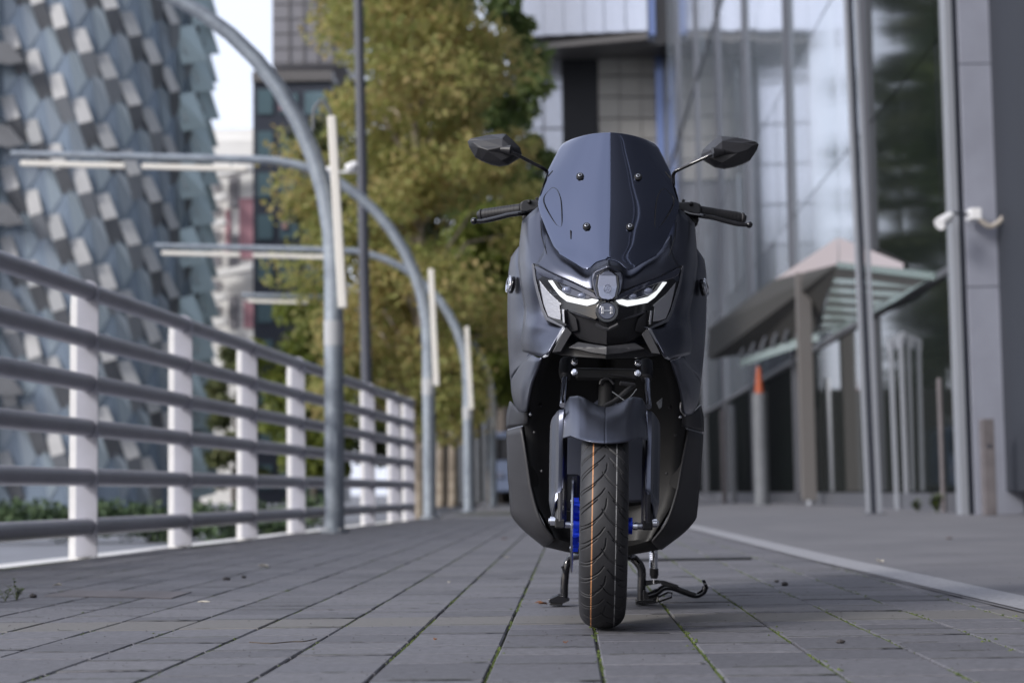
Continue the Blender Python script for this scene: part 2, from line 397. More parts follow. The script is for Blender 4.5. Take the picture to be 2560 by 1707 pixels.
# moss in the joints: clumps of tiny blades and blobs
mo = MB(); mr = random.Random(3)
def blob(x, y, s, z=-.004):
    n = 5; h = s*mr.uniform(.5, 1.1)
    ring = [(x+s*math.cos(a)*mr.uniform(.6, 1.3), y+s*1.4*math.sin(a)*mr.uniform(.6, 1.3), z) for a in [2*math.pi*k/n for k in range(n)]]
    mo.add(ring+[(x+mr.uniform(-s, s)*.4, y, z+h)], [(k, (k+1) % n, n) for k in range(n)])
for n in range(n0, 40):
    y = 2.4; dens = mr.uniform(.3, .9)
    while y < 12:
        x = x00+n*SW+DX*y
        if FX(max(y, 2)) < x < line_x(min(max(y, 1.2), 14)) and abs(x/y) < .33:
            right = x/y > .04
            patch = math.sin(y*3.1+n*2.3)+math.sin(y*7.7+n)+mr.uniform(-.4, .4)
            if patch > (-.45 if right else .0)-dens*.5:
                k_ = 1.0 if right else .75
                for q in range(2): blob(x+mr.gauss(0, .0024), y+mr.uniform(-.01, .01), mr.uniform(.0020, .0052)*k_, -.006)
                if mr.random() < (.10 if right else .03): blob(x+mr.gauss(0, .009), y, mr.uniform(.002, .005), -.002)
        y += .007*(1+y*.12)
for s_, cx, cy, L, warm in slabs[:520]:       # some cross joints
    if cx > .3 and mr.random() < .6 or mr.random() < .22:
        a, b = sorted((mr.uniform(-.5, .5), mr.uniform(-.5, .5)))
        for q in range(int((b-a)*60)):
            t = a+(b-a)*mr.random(); blob(cx+t*SW, cy-L/2-JT/2+mr.gauss(0, .001), mr.uniform(.001, .0028), -.005)
tag(mo.build('moss', M['moss']), 'bright green moss growing in the joints of the paving', 'moss', None, 'stuff')

gt = MB(); gr_ = random.Random(8)
for k in range(1500):
    y = gr_.uniform(2.7, 9); x = gr_.uniform(-.32, .32)*y
    if FX(max(y, 2)) < x:
        s_ = gr_.uniform(.0008, .0026); h_ = s_*.7
        gt.add([(x-s_, y, .001), (x, y-s_*1.2, .001), (x+s_*1.2, y, .001), (x, y+s_, .001), (x+s_*.2, y, .001+h_)], [(0, 1, 4), (1, 2, 4), (2, 3, 4), (3, 0, 4)])
tag(gt.build('grit', M['stone']), 'fine dark grit and crumbs scattered over the paving', 'grit', None, 'stuff')
# quay / kerb beyond the fence and lower ground
kb = MB(); v = []
kys = [4, 8, 12, 16, 20, 23.5]
for y in kys: v += [(FX(y)-.34, y, -.02), (FX(y)-.02, y, -.02), (FX(y)-.02, y, -.25), (FX(y)-.34, y, -.25)]
fs = []
for i in range(len(kys)-1):
    for k in range(4): fs.append((4*i+k, 4*i+(k+1) % 4, 4*i+4+(k+1) % 4, 4*i+4+k))
kb.add(v, fs); struct(kb.build('kerb', M['white_paint']))
q = MB(); q.add([(-60, 5, -.30), (-2.6, 5, -.30), (-2.2, 60, -.30), (-60, 60, -.30)], [(0, 1, 2, 3)])
struct(q.build('path', M['quay']))

# ------------------------------------------------------------------ FENCE
fence = empty('railing', (FX(9.95), 9.95, 0))
tag(fence, 'long purple-grey tubular railing with white flat posts along the promenade edge', 'railing')
fo = Vector(fence.location)
pys = [4.4, 6.1, 8.02, 9.95, 11.94, 13.85, 15.7, 17.6, 19.5, 21.4, 22.6]
RZ = [1.48, 1.21, .965, .715, .44, .165]; RR = .05
fdir = Vector((.084, 1, 0)).normalized(); fn = Vector((-fdir.y, fdir.x, 0))
def fpt(y, z=0): return Vector((FX(y), y, z))-fo
for i, y in enumerate(pys):
    p = fpt(y); m = MB()
    # white plate, rounded at the top, standing behind the tubes across the fence line
    R = Matrix(((fdir.x, fn.x, 0), (fdir.y, fn.y, 0), (0, 0, 1)))
    prof = [(-.02, -.06), (.105, -.06), (.105, 1.40)]+[(.04+.065*math.cos(a), 1.46+.075*math.sin(a)) for a in [k*math.pi/8 for k in range(1, 8)]]+[(-.02, 1.45)]
    m.prism([p+fn*a+fdir*-.006+Vector((0, 0, b)) for a, b in prof], fdir*.012)
    m.build('post', M['white_paint'], fence, bevel=.002)
    m = MB()
    prof = [(-.062, -.02), (-.05, -.02)]
    ring = [(-.062*math.cos(a), 1.48+.062*math.sin(a)) for a in [k*math.pi/10 for k in range(11)]]
    pts = [(-.062, .0)]+ring+[(.062, 0)]
    m.prism([p+fn*a+fdir*-.022+Vector((0, 0, b)) for a, b in pts], fdir*.010)
    m.build('post_flange', M['rail_grey'], fence, bevel=.002)
for i in range(len(pys)-1):
    for z in RZ:
        a = fpt(pys[i]+.008, z); b = fpt(pys[i+1]-.024, z)
        MB().tube([a, b], RR, 14).build('rail', M['rail_grey'], fence, smooth=True)

# ------------------------------------------------------------------ LAMPS (arched)
def lamp(y, base_u, tb, tt, label, rise, hook):
    b = Pt(base_u, 1100, y); r = empty('street_lamp', (b.x, y, 0))
    tag(r, label, 'street lamp', 'arched street lamps along the railing')
    R_ = .085
    path = [Vector((0, 0, 0)), Vector((0, 0, 1.2)), Vector((0, 0, 2.3))]
    for k in range(1, 13):
        a = k/12*math.pi/2; path.append(Vector((-2.3*(1-math.cos(a)), 0, 2.3+(2.35+rise)*math.sin(a))))
    m = MB(); rad = [R_, R_, R_*.97]+[R_*(.97-.3*k/12) for k in range(1, 13)]
    m.tube(path, rad, 16); m.build('pole', M['galv'], r, smooth=True)
    end = path[-1]; ay = end+Vector((-3.25, 0, .13))
    MB().tube([end, ay], [R_*.67, R_*.5], 12).build('arm', M['galv'], r, smooth=True)
    for t0, t1 in ((.03, .46), (.53, .96)):
        p0 = end.lerp(ay, t0)-Vector((0, 0, .13)); p1 = end.lerp(ay, t1)-Vector((0, 0, .13))
        o = MB().bar(p0, p1, .085, .07).build('lamp_tube', M['tube'], r, bevel=.01)
        for t in (.15, .85): 
            q = p0.lerp(p1, t); MB().tube([q, q+Vector((0, 0, .1))], .012, 6).build('hanger', M['galv'], o)
    # upright lamp tube leaning beside the pole
    t0 = Pd(tb[0], tb[1], y-.12)-Vector((b.x, y, 0)); t1 = Pd(tt[0], tt[1], y-.12)-Vector((b.x, y, 0))
    o = MB().bar(t0, t1, .085, .075).build('upright_tube', M['tube'], r, bevel=.01)
    for t in (.2, .8):
        q = t0.lerp(t1, t); MB().tube([q, Vector((0, 0, q.z))], .013, 6).build('bracket', M['galv'], o)
    if hook:
        pts = [t1+Vector((0, 0, -.02)), t1+Vector((-.03, 0, .09)), t1+Vector((-.10, 0, .13)), t1+Vector((-.155, 0, .06)), t1+Vector((-.165, 0, -.12))]
        MB().tube(spline(pts, 5), .014, 8).build('cable', M['post'], r, smooth=True)
    MB().tube([(0, 0, 1.62), (0, 0, 1.84)], R_+.003, 16).build('sticker', M['sticker'], r, smooth=True)
    ft = MB().tube([(0, 0, 0), (0, 0, .02)], R_*1.5, 16).build('foot', M['galv'], r)
    for k in range(6): MB().tube([(R_*1.28*math.cos(k*1.047), R_*1.28*math.sin(k*1.047), .02), (R_*1.28*math.cos(k*1.047), R_*1.28*math.sin(k*1.047), .042)], .011, 6).build('anchor_bolt', M['steel'], ft)
    MB().box((0, -R_+.001, .75), (.06, .008, .26)).build('service_hatch', M['galv'], r, bevel=.003)
    MB().tube([(0, 0, 2.28), (0, 0, 2.31)], R_*1.04, 16).build('weld_collar', M['galv'], r, smooth=True)
    return r
lamp(15.5, 836, (788, 708), (762, 268), 'nearest galvanised arched lamp at the railing with white upright light tube', .30, 1)
lamp(23.5, 1073, (1003, 886), (990, 618), 'second arched lamp with its long arm and two tubes crossing behind the nearest lamp', .15, 0)
lamp(31.5, 1170, (1083, 940), (1072, 750), 'third arched lamp between the pale tree trunk and the scooter', .02, 0)
lamp(39.5, 1231, (1134, 984), (1127, 868), 'fourth and smallest arched lamp just left of the scooter', .02, 0)
# dark straight pole with two round devices
dpx = Pd(848, 900, 25).x; dp = empty('straight_pole', (dpx, 25, -.3)); tag(dp, 'tall straight dark grey pole rising behind the railing before the tree', 'pole')
MB().tube([(0, 0, 0), (-.12, 0, 8), (-.16, 0, 12)], [.078, .07, .065], 14).build('shaft', M['darkpole'], dp, smooth=True)
for (u, v_, s_) in ((806, 385, .13), (748, 396, .11)):
    p = Pd(u, v_, 25)-Vector(dp.location); m = MB().ball(p, s_*.62, sc=(1.1, 1, .9)).ball(p+Vector((.05, 0, .03)), s_*.5)
    m.tube([p, Vector((-.1, 0, p.z))], .02, 6); m.build('antenna_dome', M['pvc'], dp, smooth=True)

# ------------------------------------------------------------------ TREES
def leaf_cloud(centers, radii, n, size, seed, flat=.8):
    r = np.random.default_rng(seed); centers = np.array(centers); radii = np.array(radii)
    k = r.integers(0, len(centers), n); d = r.normal(size=(n, 3)); d /= np.linalg.norm(d, axis=1)[:, None]
    rr = radii[k]*r.uniform(.35, 1.1, n)
    p = centers[k]+d*rr[:, None]*np.array([1, 1, flat])
    a = r.normal(size=(n, 3)); a /= np.linalg.norm(a, axis=1)[:, None]; b = np.cross(a, r.normal(size=(n, 3))); b /= np.linalg.norm(b, axis=1)[:, None]
    s = size*r.uniform(.6, 1.4, n)[:, None]
    v = np.stack([p-a*s, p+b*s*.55, p+a*s, p-b*s*.55], 1).reshape(-1, 3)
    return v
def quads_obj(name, v, m, parent):
    me = bpy.data.meshes.new(name); n = len(v)//4
    me.vertices.add(len(v)); me.vertices.foreach_set('co', v.astype(np.float32).ravel())
    me.loops.add(n*4); me.loops.foreach_set('vertex_index', np.arange(n*4, dtype=np.int32))
    me.polygons.add(n); me.polygons.foreach_set('loop_start', np.arange(0, n*4, 4, dtype=np.int32)); me.update(); me.validate()
    me.materials.append(m); return link(name, me, parent)
def tree(x, y, h, cr, crown_z, nleaf, lm, bark, label, seed, lsize=.11, trunk_r=.15, lobes=60, z0=-.3, group=None, cat='tree', profile=None):
    r = random.Random(seed); t = empty('tree', (x, y, z0)); tag(t, label, cat, group)
    m = MB(); pts = [Vector((0, 0, 0))]
    for k in range(1, 8): pts.append(Vector((r.uniform(-.12, .12), r.uniform(-.12, .12), h*.85*k/7)))
    m.tube(spline(pts, 3), [trunk_r*(1-.8*i/21) for i in range(22)], 10); m.build('trunk', bark, t, smooth=True)
    cs, rs = [], []; lb = MB()
    for i in range(lobes):
        zf = (i+.5)/lobes; z = crown_z+(h-crown_z)*zf
        w_ = profile(zf) if profile else math.sin(math.pi*(zf*.85+.12))**.6
        a = r.uniform(0, 6.283); d = cr*w_*r.uniform(.15, .95)
        c = Vector((math.cos(a)*d, math.sin(a)*d, z)); cs.append(c); rs.append(cr*r.uniform(.18, .36))
        if i % 2 == 0: lb.tube([Vector((0, 0, max(crown_z*.7, z-d*.8))), c.lerp(Vector((0, 0, z)), .5)+Vector((0, 0, -.2)), c], [trunk_r*.35, trunk_r*.2, .01], 5)
    lb.build('limb', bark, t)
    quads_obj('crown', leaf_cloud(cs, rs, nleaf, lsize, seed), lm, t)
    return t
tx = Pd(915, 900, 38).x
tree(Pd(961, 1100, 38).x, 38, 16, 2.9, 2.2, 54000, M['autumn'], M['bark'], 'large autumn tree with yellow-olive leaves and pale trunk in the middle', 17, .085, .17, 140,
     profile=lambda z: (1.0 if z > .12 else .55+z*3.7)*(1-.35*max(0, z-.6)/.4))
tree(Pd(720, 900, 41).x, 41, 5.2, 1.7, 1.2, 12000, M['lowleaf'], M['darkbark'], 'low yellow-green tree behind the nearest lamp, left of the big autumn tree', 12, .10, .1, 34)
tree(Pd(1130, 900, 44).x, 44, 7.5, 2.0, 3.0, 14000, M['lowleaf'], M['bark'], 'smaller olive tree between the big autumn tree and the scooter', 13, .11, .11, 40)
tree(Pd(1160, 900, 52).x, 52, 19, 2.2, 8, 16000, M['green'], M['darkbark'], 'tall green tree whose top shows right of the autumn crown', 14, .14, .2, 50)
for i, (x, y, h, lab) in enumerate([(-4.3, 68, 24, 'tall dark green tree whose edge shows just behind the autumn crown'), (-3.9, 80, 26, 'tallest dark green tree farthest back behind the autumn tree')]):
    tree(x, y, h, 3.6, 2.0, 20000, M['dgreen'], M['darkbark'], lab, 20+i, .22, .3, 70, group='dark trees behind the autumn tree')
tree(Pd(545, 900, 60).x, 60, 5.6, 1.3, 1.0, 7000, M['dgreen'], M['darkbark'], 'small dark tree in front of the white and red building', 31, .12, .1, 24)
# thin trunks seen right of the pale trunk
for u, label in ((1012, 'slim brown tree trunk just right of the second lamp'), (1040, 'slim brown tree trunk just left of the third lamp')):
    p = Pd(u, 1100, 46); t = empty('tree', (p.x, 46, -.02)); tag(t, label, 'tree', 'slim trunks between the lamps')
    MB().tube([(0, 0, 0), (.03, 0, 3), (.05, 0, 6)], [.13, .1, .06], 9).build('trunk', M['bark'], t, smooth=True)
    cs = [Vector((random.uniform(-1, 1), random.uniform(-1, 1), random.uniform(4, 6.5))) for _ in range(14)]
    quads_obj('crown', leaf_cloud(cs, [.6]*14, 5000, .1, int(u)), M['lowleaf'], t)
# hedge across the water
he = MB(); hp = [(-14, 24), (-2.6, 24.5)]
cs = [(-2.9-i*.28, 25+random.uniform(-.3, .3), random.uniform(-.15, .12)) for i in range(60)]
h = quads_obj('hedge', leaf_cloud(cs, [.33]*60, 26000, .045, 5), M['hedge'], None)
tag(h, 'low clipped green hedge seen through the lower rails of the railing', 'hedge')

# ------------------------------------------------------------------ DARK BACK WALL, CAR
bw = empty('boundary_wall', (0, 58, 0)); tag(bw, 'low dark wall with slim pale uprights behind the lamps and trunks', 'wall')
MB().box((-.3, 0, 1.7), (7.6, .4, 3.6)).build('wall_panel', M['darkwall'], bw)
for u in (975, 1000, 1058, 1095, 1112, 1150):
    MB().box((Pd(u, 1000, 57.6).x, -.35, 1.3), (.12, .1, 2.6)).build('upright', M['post'], bw)
van = empty('parked_van', (Pd(1195, 1100, 48).x, 48, 0)); tag(van, 'pale blue van parked far off, its edge showing left of the scooter', 'van')
prof = [(-.85, .35), (.85, .35), (.85, 1.1), (.74, 1.95), (-.74, 1.95), (-.85, 1.1)]
MB().prism([(a, 0, b) for a, b in prof], (0, 4.2, 0)).build('body', M['carpaint'], van, bevel=.08)
MB().prism([(-.68, -.02, 1.2), (.68, -.02, 1.2), (.6, -.02, 1.8), (-.6, -.02, 1.8)], (0, .03, 0)).build('windscreen', M['gloss'], van)
for sx in (-.72, .72):
    MB().tube([(sx-.1, .8, .33), (sx+.1, .8, .33)], .33, 18).build('wheel', M['black'], van)
    MB().tube([(sx-.1, 3.5, .33), (sx+.1, 3.5, .33)], .33, 18).build('wheel', M['black'], van)
    MB().box((sx*.85, -.02, .8), (.3, .06, .16)).build('headlight', M['lens'], van)

# ------------------------------------------------------------------ CURVED LEFT BUILDING
cb = empty('curved_glass_building', (-15.35, 60, -.3))
tag(cb, 'curved blue-grey glass building at left covered with pale and dark folded shingles', 'building')
ARC_C, ARC_R, X_L = Vector((-14.6, 64.0)), 4.0, -16.75
def plan(s):   # arc length from X_L going right, returns point and outward normal
    L1 = -14.6-X_L
    if s < L1: return Vector((X_L+s, 60.0)), Vector((0, -1))
    a = (s-L1)/ARC_R
    return ARC_C+Vector((math.sin(a), -math.cos(a)))*ARC_R, Vector((math.sin(a), -math.cos(a)))
H_B = 24
m = MB(); v = []
ss = [i*.4 for i in range(26)]
for s in ss:
    p, n_ = plan(s); v += [(p.x+14.6, p.y-60, 0), (p.x+14.6, p.y-60, H_B)]
m.add(v, [(2*i, 2*i+1, 2*i+3, 2*i+2) for i in range(len(ss)-1)])
pl_, _ = plan(ss[-1])
m.add([(pl_.x+14.6, pl_.y-60, 0), (pl_.x+14.6, pl_.y-60, H_B), (-12, 9, H_B), (-12, 9, 0)], [(0, 1, 2, 3)])
m.build('curved_wall', M['cglass'], cb)
CW, CH = .80, 2.43
def shingle_part(name, pts, m_, parent):
    return MB().prism(pts, pts[0]*0+Vector((0, 0, 0))+ (pts[1]-pts[0]).cross(pts[2]-pts[0]).normalized()*.03).build(name, m_, parent)
for ci in range(0, 12):
    s = .42+ci*CW*(1 if ci < 4 else 1.0)
    off = (ci*.65) % 1.0
    for ri in range(-1, 10):
        z0 = (ri+off)*CH+1.2
        if z0 < .8 or z0 > H_B-1.5: continue
        def W(ds, dz, out):
            p, n_ = plan(max(s+ds, 0)); return Vector((p.x+14.6+n_.x*out, p.y-60+n_.y*out, z0+dz))
        js = random.uniform(-.04, .04)
        if s > 6.2:
            shingle_part('glass_fin', [W(-.35, 1.0, .02), W(.3, 1.2, .35), W(.5, -.1, .75), W(-.1, -.3, .1)], M['shfin'], cb)
        shingle_part('pale_shingle', [W(-.30+js, 1.0, .02), W(.14+js, 1.08, .03), W(.42, .24, .26), W(-.02, .10, .26)], M[random.choice(('shlight', 'shlight', 'shlight2'))], cb)  # upward facet paler, downward one darker: skylight on the fold put into colour
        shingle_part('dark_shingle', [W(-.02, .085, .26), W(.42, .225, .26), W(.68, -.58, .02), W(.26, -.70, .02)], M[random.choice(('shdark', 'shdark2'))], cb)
        # long smooth blue scale between
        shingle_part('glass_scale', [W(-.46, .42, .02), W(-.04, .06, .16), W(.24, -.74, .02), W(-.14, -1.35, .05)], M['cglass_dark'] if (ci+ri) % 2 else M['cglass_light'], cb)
# white flank with dark notches
wf = MB(); wf.box((X_L+14.6-4.5, -.35, H_B/2), (9, .8, H_B)); wf.build('white_wall', M['white'], cb)
for k, v_ in enumerate([120, 310, 490, 690, 880]):
    p = Pd(15, v_, 59.2)-Vector(cb.location)
    pts = [Vector((-.75, -.86, .45)), Vector((.1, -.86, .30)), Vector((.62, -.86, -.35)), Vector((.1, -.86, -.45)), Vector((-.75, -.86, -.25))]
    MB().prism([Vector((p.x+q.x, q.y, p.z+q.z)) for q in pts], (0, .12, 0)).build('notch', M['shdark'], cb)

# ------------------------------------------------------------------ WHITE / RED BUILDING AND DARK TOWER
def facade_box(parent, name, m_, u0, u1, v0, v1, Y, dep, out=0):
    a = Pt(u0, v1, Y); b = Pt(u1, v0, Y); c = (a+b)/2
    o = MB().box((c.x-parent.location.x, Y+dep/2-out-parent.location.y, c.z-parent.location.z), (abs(b.x-a.x), dep, abs(b.z-a.z)))
    return o.build(name, m_, parent)
wr = empty('white_apartment_block', (Pt(580, 1200, 95).x, 95, -.3)); tag(wr, 'white apartment block with faded red panels between glass building and dark tower', 'building')
facade_box(wr, 'wall', M['white'], 440, 660, 350, 1260, 95, 8)
facade_box(wr, 'roof', M['white'], 500, 650, 322, 352, 96, 6)
for u0, u1, v0, v1 in ((599, 637, 496, 648), (564, 576, 525, 640), (610, 643, 752, 820)):
    facade_box(wr, 'red_panel', M['red'], u0, u1, v0, v1, 95, .3, .12)
for k in range(7):
    v_ = 430+k*62
    o = MB(); a = Pt(520, v_+14, 94); b = Pt(565 if k not in (0, 4) else 630, v_-(10 if k in (0, 4) else 0), 94)
    o.bar(a-Vector(wr.location), b-Vector(wr.location), .9, .32); o.build('balcony', M['white'], wr)
    facade_box(wr, 'window', M['tgrey'], 532, 552, v_+24, v_+50, 95, .3, .1)
for k in range(3):
    facade_box(wr, 'window', M['tgrey'], 572, 597, 440+k*150, 520+k*150, 95, .3, .1)
dt = empty('dark_tower', (Pt(720, 1200, 80).x, 80, -.3)); tag(dt, 'dark tower with teal windows and a taller grey-brown block behind it', 'building')
facade_box(dt, 'wall', M['tdark'], 634, 830, 205, 1260, 80, 8)
facade_box(dt, 'parapet', M['brown'], 632, 832, 178, 207, 80, 8, .2)
facade_box(dt, 'upper_block', M['tgrey'], 681, 860, -150, 165, 84, 8)
for k in range(9):
    facade_box(dt, 'joint_strip', M['brown'], 682, 858, -140+k*37, -137+k*37, 84, .2, .06)
for k in range(4):
    facade_box(dt, 'joint_strip', M['brown'], 722+k*36, 724+k*36, -150, 160, 84, .2, .07)
for k in range(10):
    v0 = 225+k*104
    facade_box(dt, 'window', M['teal'], 645, 682, v0, v0+62, 80, .2, .08)
    facade_box(dt, 'window', M['teal'], 700, 745, v0+10, v0+62, 80, .2, .08)
    facade_box(dt, 'window', M['teal'], 762, 815, v0+5, v0+62, 80, .2, .08)
for u, v_ in ((705, 268), (712, 565), (715, 855)):
    facade_box(dt, 'red_blind', M['red'], u-6, u+6, v_-8, v_+8, 79.9, .2, .1)

# ------------------------------------------------------------------ CENTRAL GLASS BLOCK
U7 = lambda x: 1280+x/1.836
V7 = lambda y: y/1.836
ct = empty('glass_office_block', (5, 86, 0)); tag(ct, 'pale glass office block with a projecting box and dark opening behind the scooter', 'building')
facade_box(ct, 'wall', M['tgrey'], U7(20), U7(800), -420, 1250, 86, 10)
us = [40, 145, 245]
for a, b in zip([20]+us, us):
    for k in range(9):
        facade_box(ct, 'glass_pane', M['pglass'], U7(a)+3, U7(b)-3, V7(225)+k*100+2, V7(225)+k*100+98, 86, .2, .08)
facade_box(ct, 'ground_floor', M['void'], U7(-40), U7(830), 850, 1260, 85, .4, .3)
facade_box(ct, 'opening', M['void'], U7(250), U7(392), V7(215), 900, 85.9, .3, .1)
for i in range(3):
    for k in range(6):
        facade_box(ct, 'beige_panel', M['beige'], U7(392+i*101)+1.5, U7(392+(i+1)*101)-1.5, V7(255+k*97)+1.5, V7(255+(k+1)*97)-1.5, 85.9, .3, .1)
facade_box(ct, 'blue_edge', M['bedge'], U7(697), U7(728), V7(170), 1200, 85.5, .6, .1)
# projecting box above
facade_box(ct, 'projecting_box', M['brown'], U7(-20), U7(700), -480, V7(215), 83, 3)
pb = Pt(U7(620), V7(150), 81)
us = [-60, 40, 140, 232, 325, 418, 515, 612]
for a, b in zip(us, us[1:]):
    facade_box(ct, 'glass_pane', M['pglass'], U7(a)+2.5, U7(b)-2.5, -300, V7(172-(a)*.05), 82.5, .3, .1)
for k in range(4):
    facade_box(ct, 'blue_fin', M['bedge'], U7(630+k*24), U7(642+k*24), -300, V7(165+k*16), 82.5+k*.8, .3, .15)
for a, b, v0, v1 in ((-20, 620, 222, 150),):
    p = [Pt(U7(a), V7(v0), 82.3), Pt(U7(b), V7(v1), 82.3), Pt(U7(b), V7(v1+30), 82.3), Pt(U7(a), V7(v0+16), 82.3)]
    MB().prism([q-Vector(ct.location) for q in p], (0, .5, 0)).build('box_edge', M['brown'], ct)
p = [Pt(U7(620), V7(150), 82.3), Pt(U7(735), V7(205), 84.5), Pt(U7(735), V7(232), 84.5), Pt(U7(620), V7(178), 82.3)]
MB().prism([q-Vector(ct.location) for q in p], (.05, .4, 0)).build('box_edge', M['colface'], ct)

# ------------------------------------------------------------------ RIGHT GLASS FACADE
WX = lambda y: 4.95+.0315*y
gf = empty('glass_facade_building', (WX(20), 20, 0)); tag(gf, 'long tall reflecting glass facade with grey mullions along the right of the promenade', 'building')
go = Vector(gf.location); wd = Vector((.0315, 1, 0)).normalized(); wn = Vector((-1, .0315, 0)).normalized()
def wp(y, z, out=0): return Vector((WX(y), y, z))-go+wn*out
GH = 60
# structural body behind the glass
m = MB(); a, b = wp(-34, 0, -.35), wp(85.5, 0, -.35)
m.prism([a, b, b+Vector((16, 0, 0)), a+Vector((16, 0, 0))], (0, 0, GH)); m.build('building_body', M['darkwall'], gf)
bays = [85.4, 75.6, 65.1, 56.0, 47.4, 38.5, 28.6, 20.6, 12, 3, -6, -15, -24, -33]
zs = [0.25, 3.1, 6.2, 9.3, 12.4, 15.5, 18.6, 26, GH-.1]
pane_n = 0
m = MB(); a, b = Vector((.25, -24, 0))-go, Vector((WX(-24), -24, 0))-go     # wing that closes the street behind the camera
m.prism([a, b+Vector((3, 0, 0)), b+Vector((3, -16, 0)), a+Vector((0, -16, 0))], (0, 0, 115)); m.build('building_wing', M['darkwall'], gf)
for y1, y0 in zip(bays, bays[1:]):
    nsub = 3 if y0 > 20 else 2
    for k in range(nsub):
        ya, yb = y0+(y1-y0)*k/nsub, y0+(y1-y0)*(k+1)/nsub
        zz = zs if y0 > 20 else [0.25, 12.4, GH-.1]
        for za, zb in zip(zz, zz[1:]):
            j1, j2 = random.gauss(0, .006), random.gauss(0, .004)
            p = [wp(ya+.015, za+.012, j1), wp(yb-.015, za+.012, -j1), wp(yb-.015, zb-.012, -j1+j2), wp(ya+.015, zb-.012, j1+j2)]
            MB().prism(p, wn*-.02).build('glass_pane', M['skyglass'] if y0 > 28 and za > (6 if y0 > 60 else 3) else (M['fglass'] if y0 > 20 else M['cladding']), gf)
for i, y in enumerate(bays):
    if abs(y-20.6) < .1: continue
    big = False
    for dy, mm, wd_ in (((-.0, M['mull_l'], .10), (.35, M['mull'], .10), (.8, M['mull_l'], .08)) if big else ((0, M['mull'], .10), (.5, M['mull_l'], .04))):
        a = wp(y+dy, 0, .0)
        m = MB().box(a+wn*(wd_/2+.0)+Vector((0, 0, GH/2)), (wd_*1.1, .14, GH), Matrix.Rotation(-math.atan(.0315), 3, 'Z')); m.build('mullion', mm, gf)
zb = Pt(2100, 98, 32).z
for z in (3.1, 15.5):
    m = MB(); m.prism([wp(20.9, z-.05, .02), wp(85.3, z-.05, .02), wp(85.3, z-.05, .06), wp(20.9, z-.05, .06)], (0, 0, .1)); m.build('transom', M['mull'], gf)
m = MB(); m.prism([wp(20.9, 0, .03), wp(85.3, 0, .03), wp(85.3, 0, .12), wp(20.9, 0, .12)], (0, 0, .24)); m.build('plinth', M['mull'], gf)
# big grey metal column at right
cx = Pd(2244, 1178, 20.5)
colx0, colx1 = Pd(2238, 1100, 20.3).x, Pd(2350, 1100, 20.3).x
co = empty('metal_column', (colx0, 20.3, 0)); tag(co, 'wide blue-grey metal clad column at the right edge of the photo', 'column')
Wc = colx1-colx0
for k in range(4):
    MB().box((Wc/2, .2, 2.6*k+1.295), (Wc, .4, 2.59)).build('cladding_panel', M['colface'], co, bevel=.006)
MB().box((-.045, .12, 5.2), (.05, .2, 10.4)).build('dark_groove', M['tdark'], co)
MB().box((-.12, .1, 5.2), (.09, .22, 10.4)).build('light_strip', M['mull_l'], co, bevel=.005)
for k in range(5):
    MB().box((Wc+.42, .0, 2.2*k+1.09), (.80, .3, 2.18), Matrix.Rotation(.25, 3, 'Z')).build('side_panel', M['colside'], co, bevel=.005)
for k in range(2):
    MB().box((Wc+.42+(k+1)*.7, -1.4*(k+1), 5.2), (.12, 2.6, 10.4)).build('side_panel', M['colside'], co)
# camera/light on an arm with its cable
sc_ = empty('security_camera', tuple(Pd(2243, 490, 20.0))); tag(sc_, 'white security camera on a thin arm fixed to the metal column', 'camera')
so = Vector(sc_.location)
MB().box((0, .12, 0), (.13, .2, .13)).build('junction_box', M['pvc'], sc_, bevel=.01)
MB().tube([Vector((-.05, .1, .0)), Pd(2190, 490, 20)-so], .018, 8).build('arm', M['tdark'], sc_, smooth=True)
a, b = Pd(2185, 495, 20)-so, Pd(2158, 515, 19.9)-so
MB().tube([a, a.lerp(b, .3), b], [.045, .06, .075], 12).build('housing', M['pvc'], sc_, smooth=True)
cb_ = [Pd(u, v_, 20.05)-so for u, v_ in ((2250, 505), (2275, 520), (2300, 505), (2315, 480), (2335, 474), (2350, 490), (2365, 520))]
MB().tube(spline(cb_, 5), .028, 8).build('conduit', M['cable'], sc_, smooth=True)
# brown bollard before the column
def bollard(u, v0, v1, Y, wpx, m_, label, cat='bollard', group=None, name='bollard', cap=None):
    p = Pd(u, v1, Y); z1 = Pd(u, v0, Y).z; r = wpx*K/FPX*Y/2
    t = empty(name, (p.x, Y, 0)); tag(t, label, cat, group)
    MB().tube([(0, 0, 0), (0, 0, z1-.02), (0, 0, z1)], [r, r, r*.8], 14).build('shaft', m_, t, smooth=True)
    MB().tube([(0, 0, 0), (0, 0, .02)], r*1.25, 14).build('foot', m_, t)
    if cap: cap(t, z1, r)
    return t
bp = empty('square_bollard', (Pd(2273, 1178, 19.6).x, 19.6, 0)); tag(bp, 'square brown weathered post standing in front of the metal column', 'bollard')
hb = Pd(2273, 962, 19.6).z
MB().box((0, 0, hb/2), (.13, .16, hb)).build('shaft', M['brownpost'], bp, bevel=.008)
MB().tube([(0, -.082, hb*.72), (0, -.095, hb*.72)], .02, 10).build('button', M['tdark'], bp)
def cone(t, z1, r):
    MB().tube([(0, 0, z1), (0, 0, z1+.55)], [r*.62, r*.25], 16).build('cone', M['orange'], t, smooth=True)
bollard(1750, 903, 1135, 37, 34, M['post'], 'thick grey bollard with an orange cone standing on top', cap=cone)
bollard(1860, 870, 1145, 35.3, 13, M['mull_l'], 'slim light post in front of the canopy column')
bollard(1664, 940, 1132, 44, 12, M['brownpost'], 'darker left one of two thin posts beside the scooter', group='thin posts beside the scooter')
bollard(1687, 930, 1132, 44, 12, M['post'], 'lighter right one of two thin posts beside the scooter', group='thin posts beside the scooter')
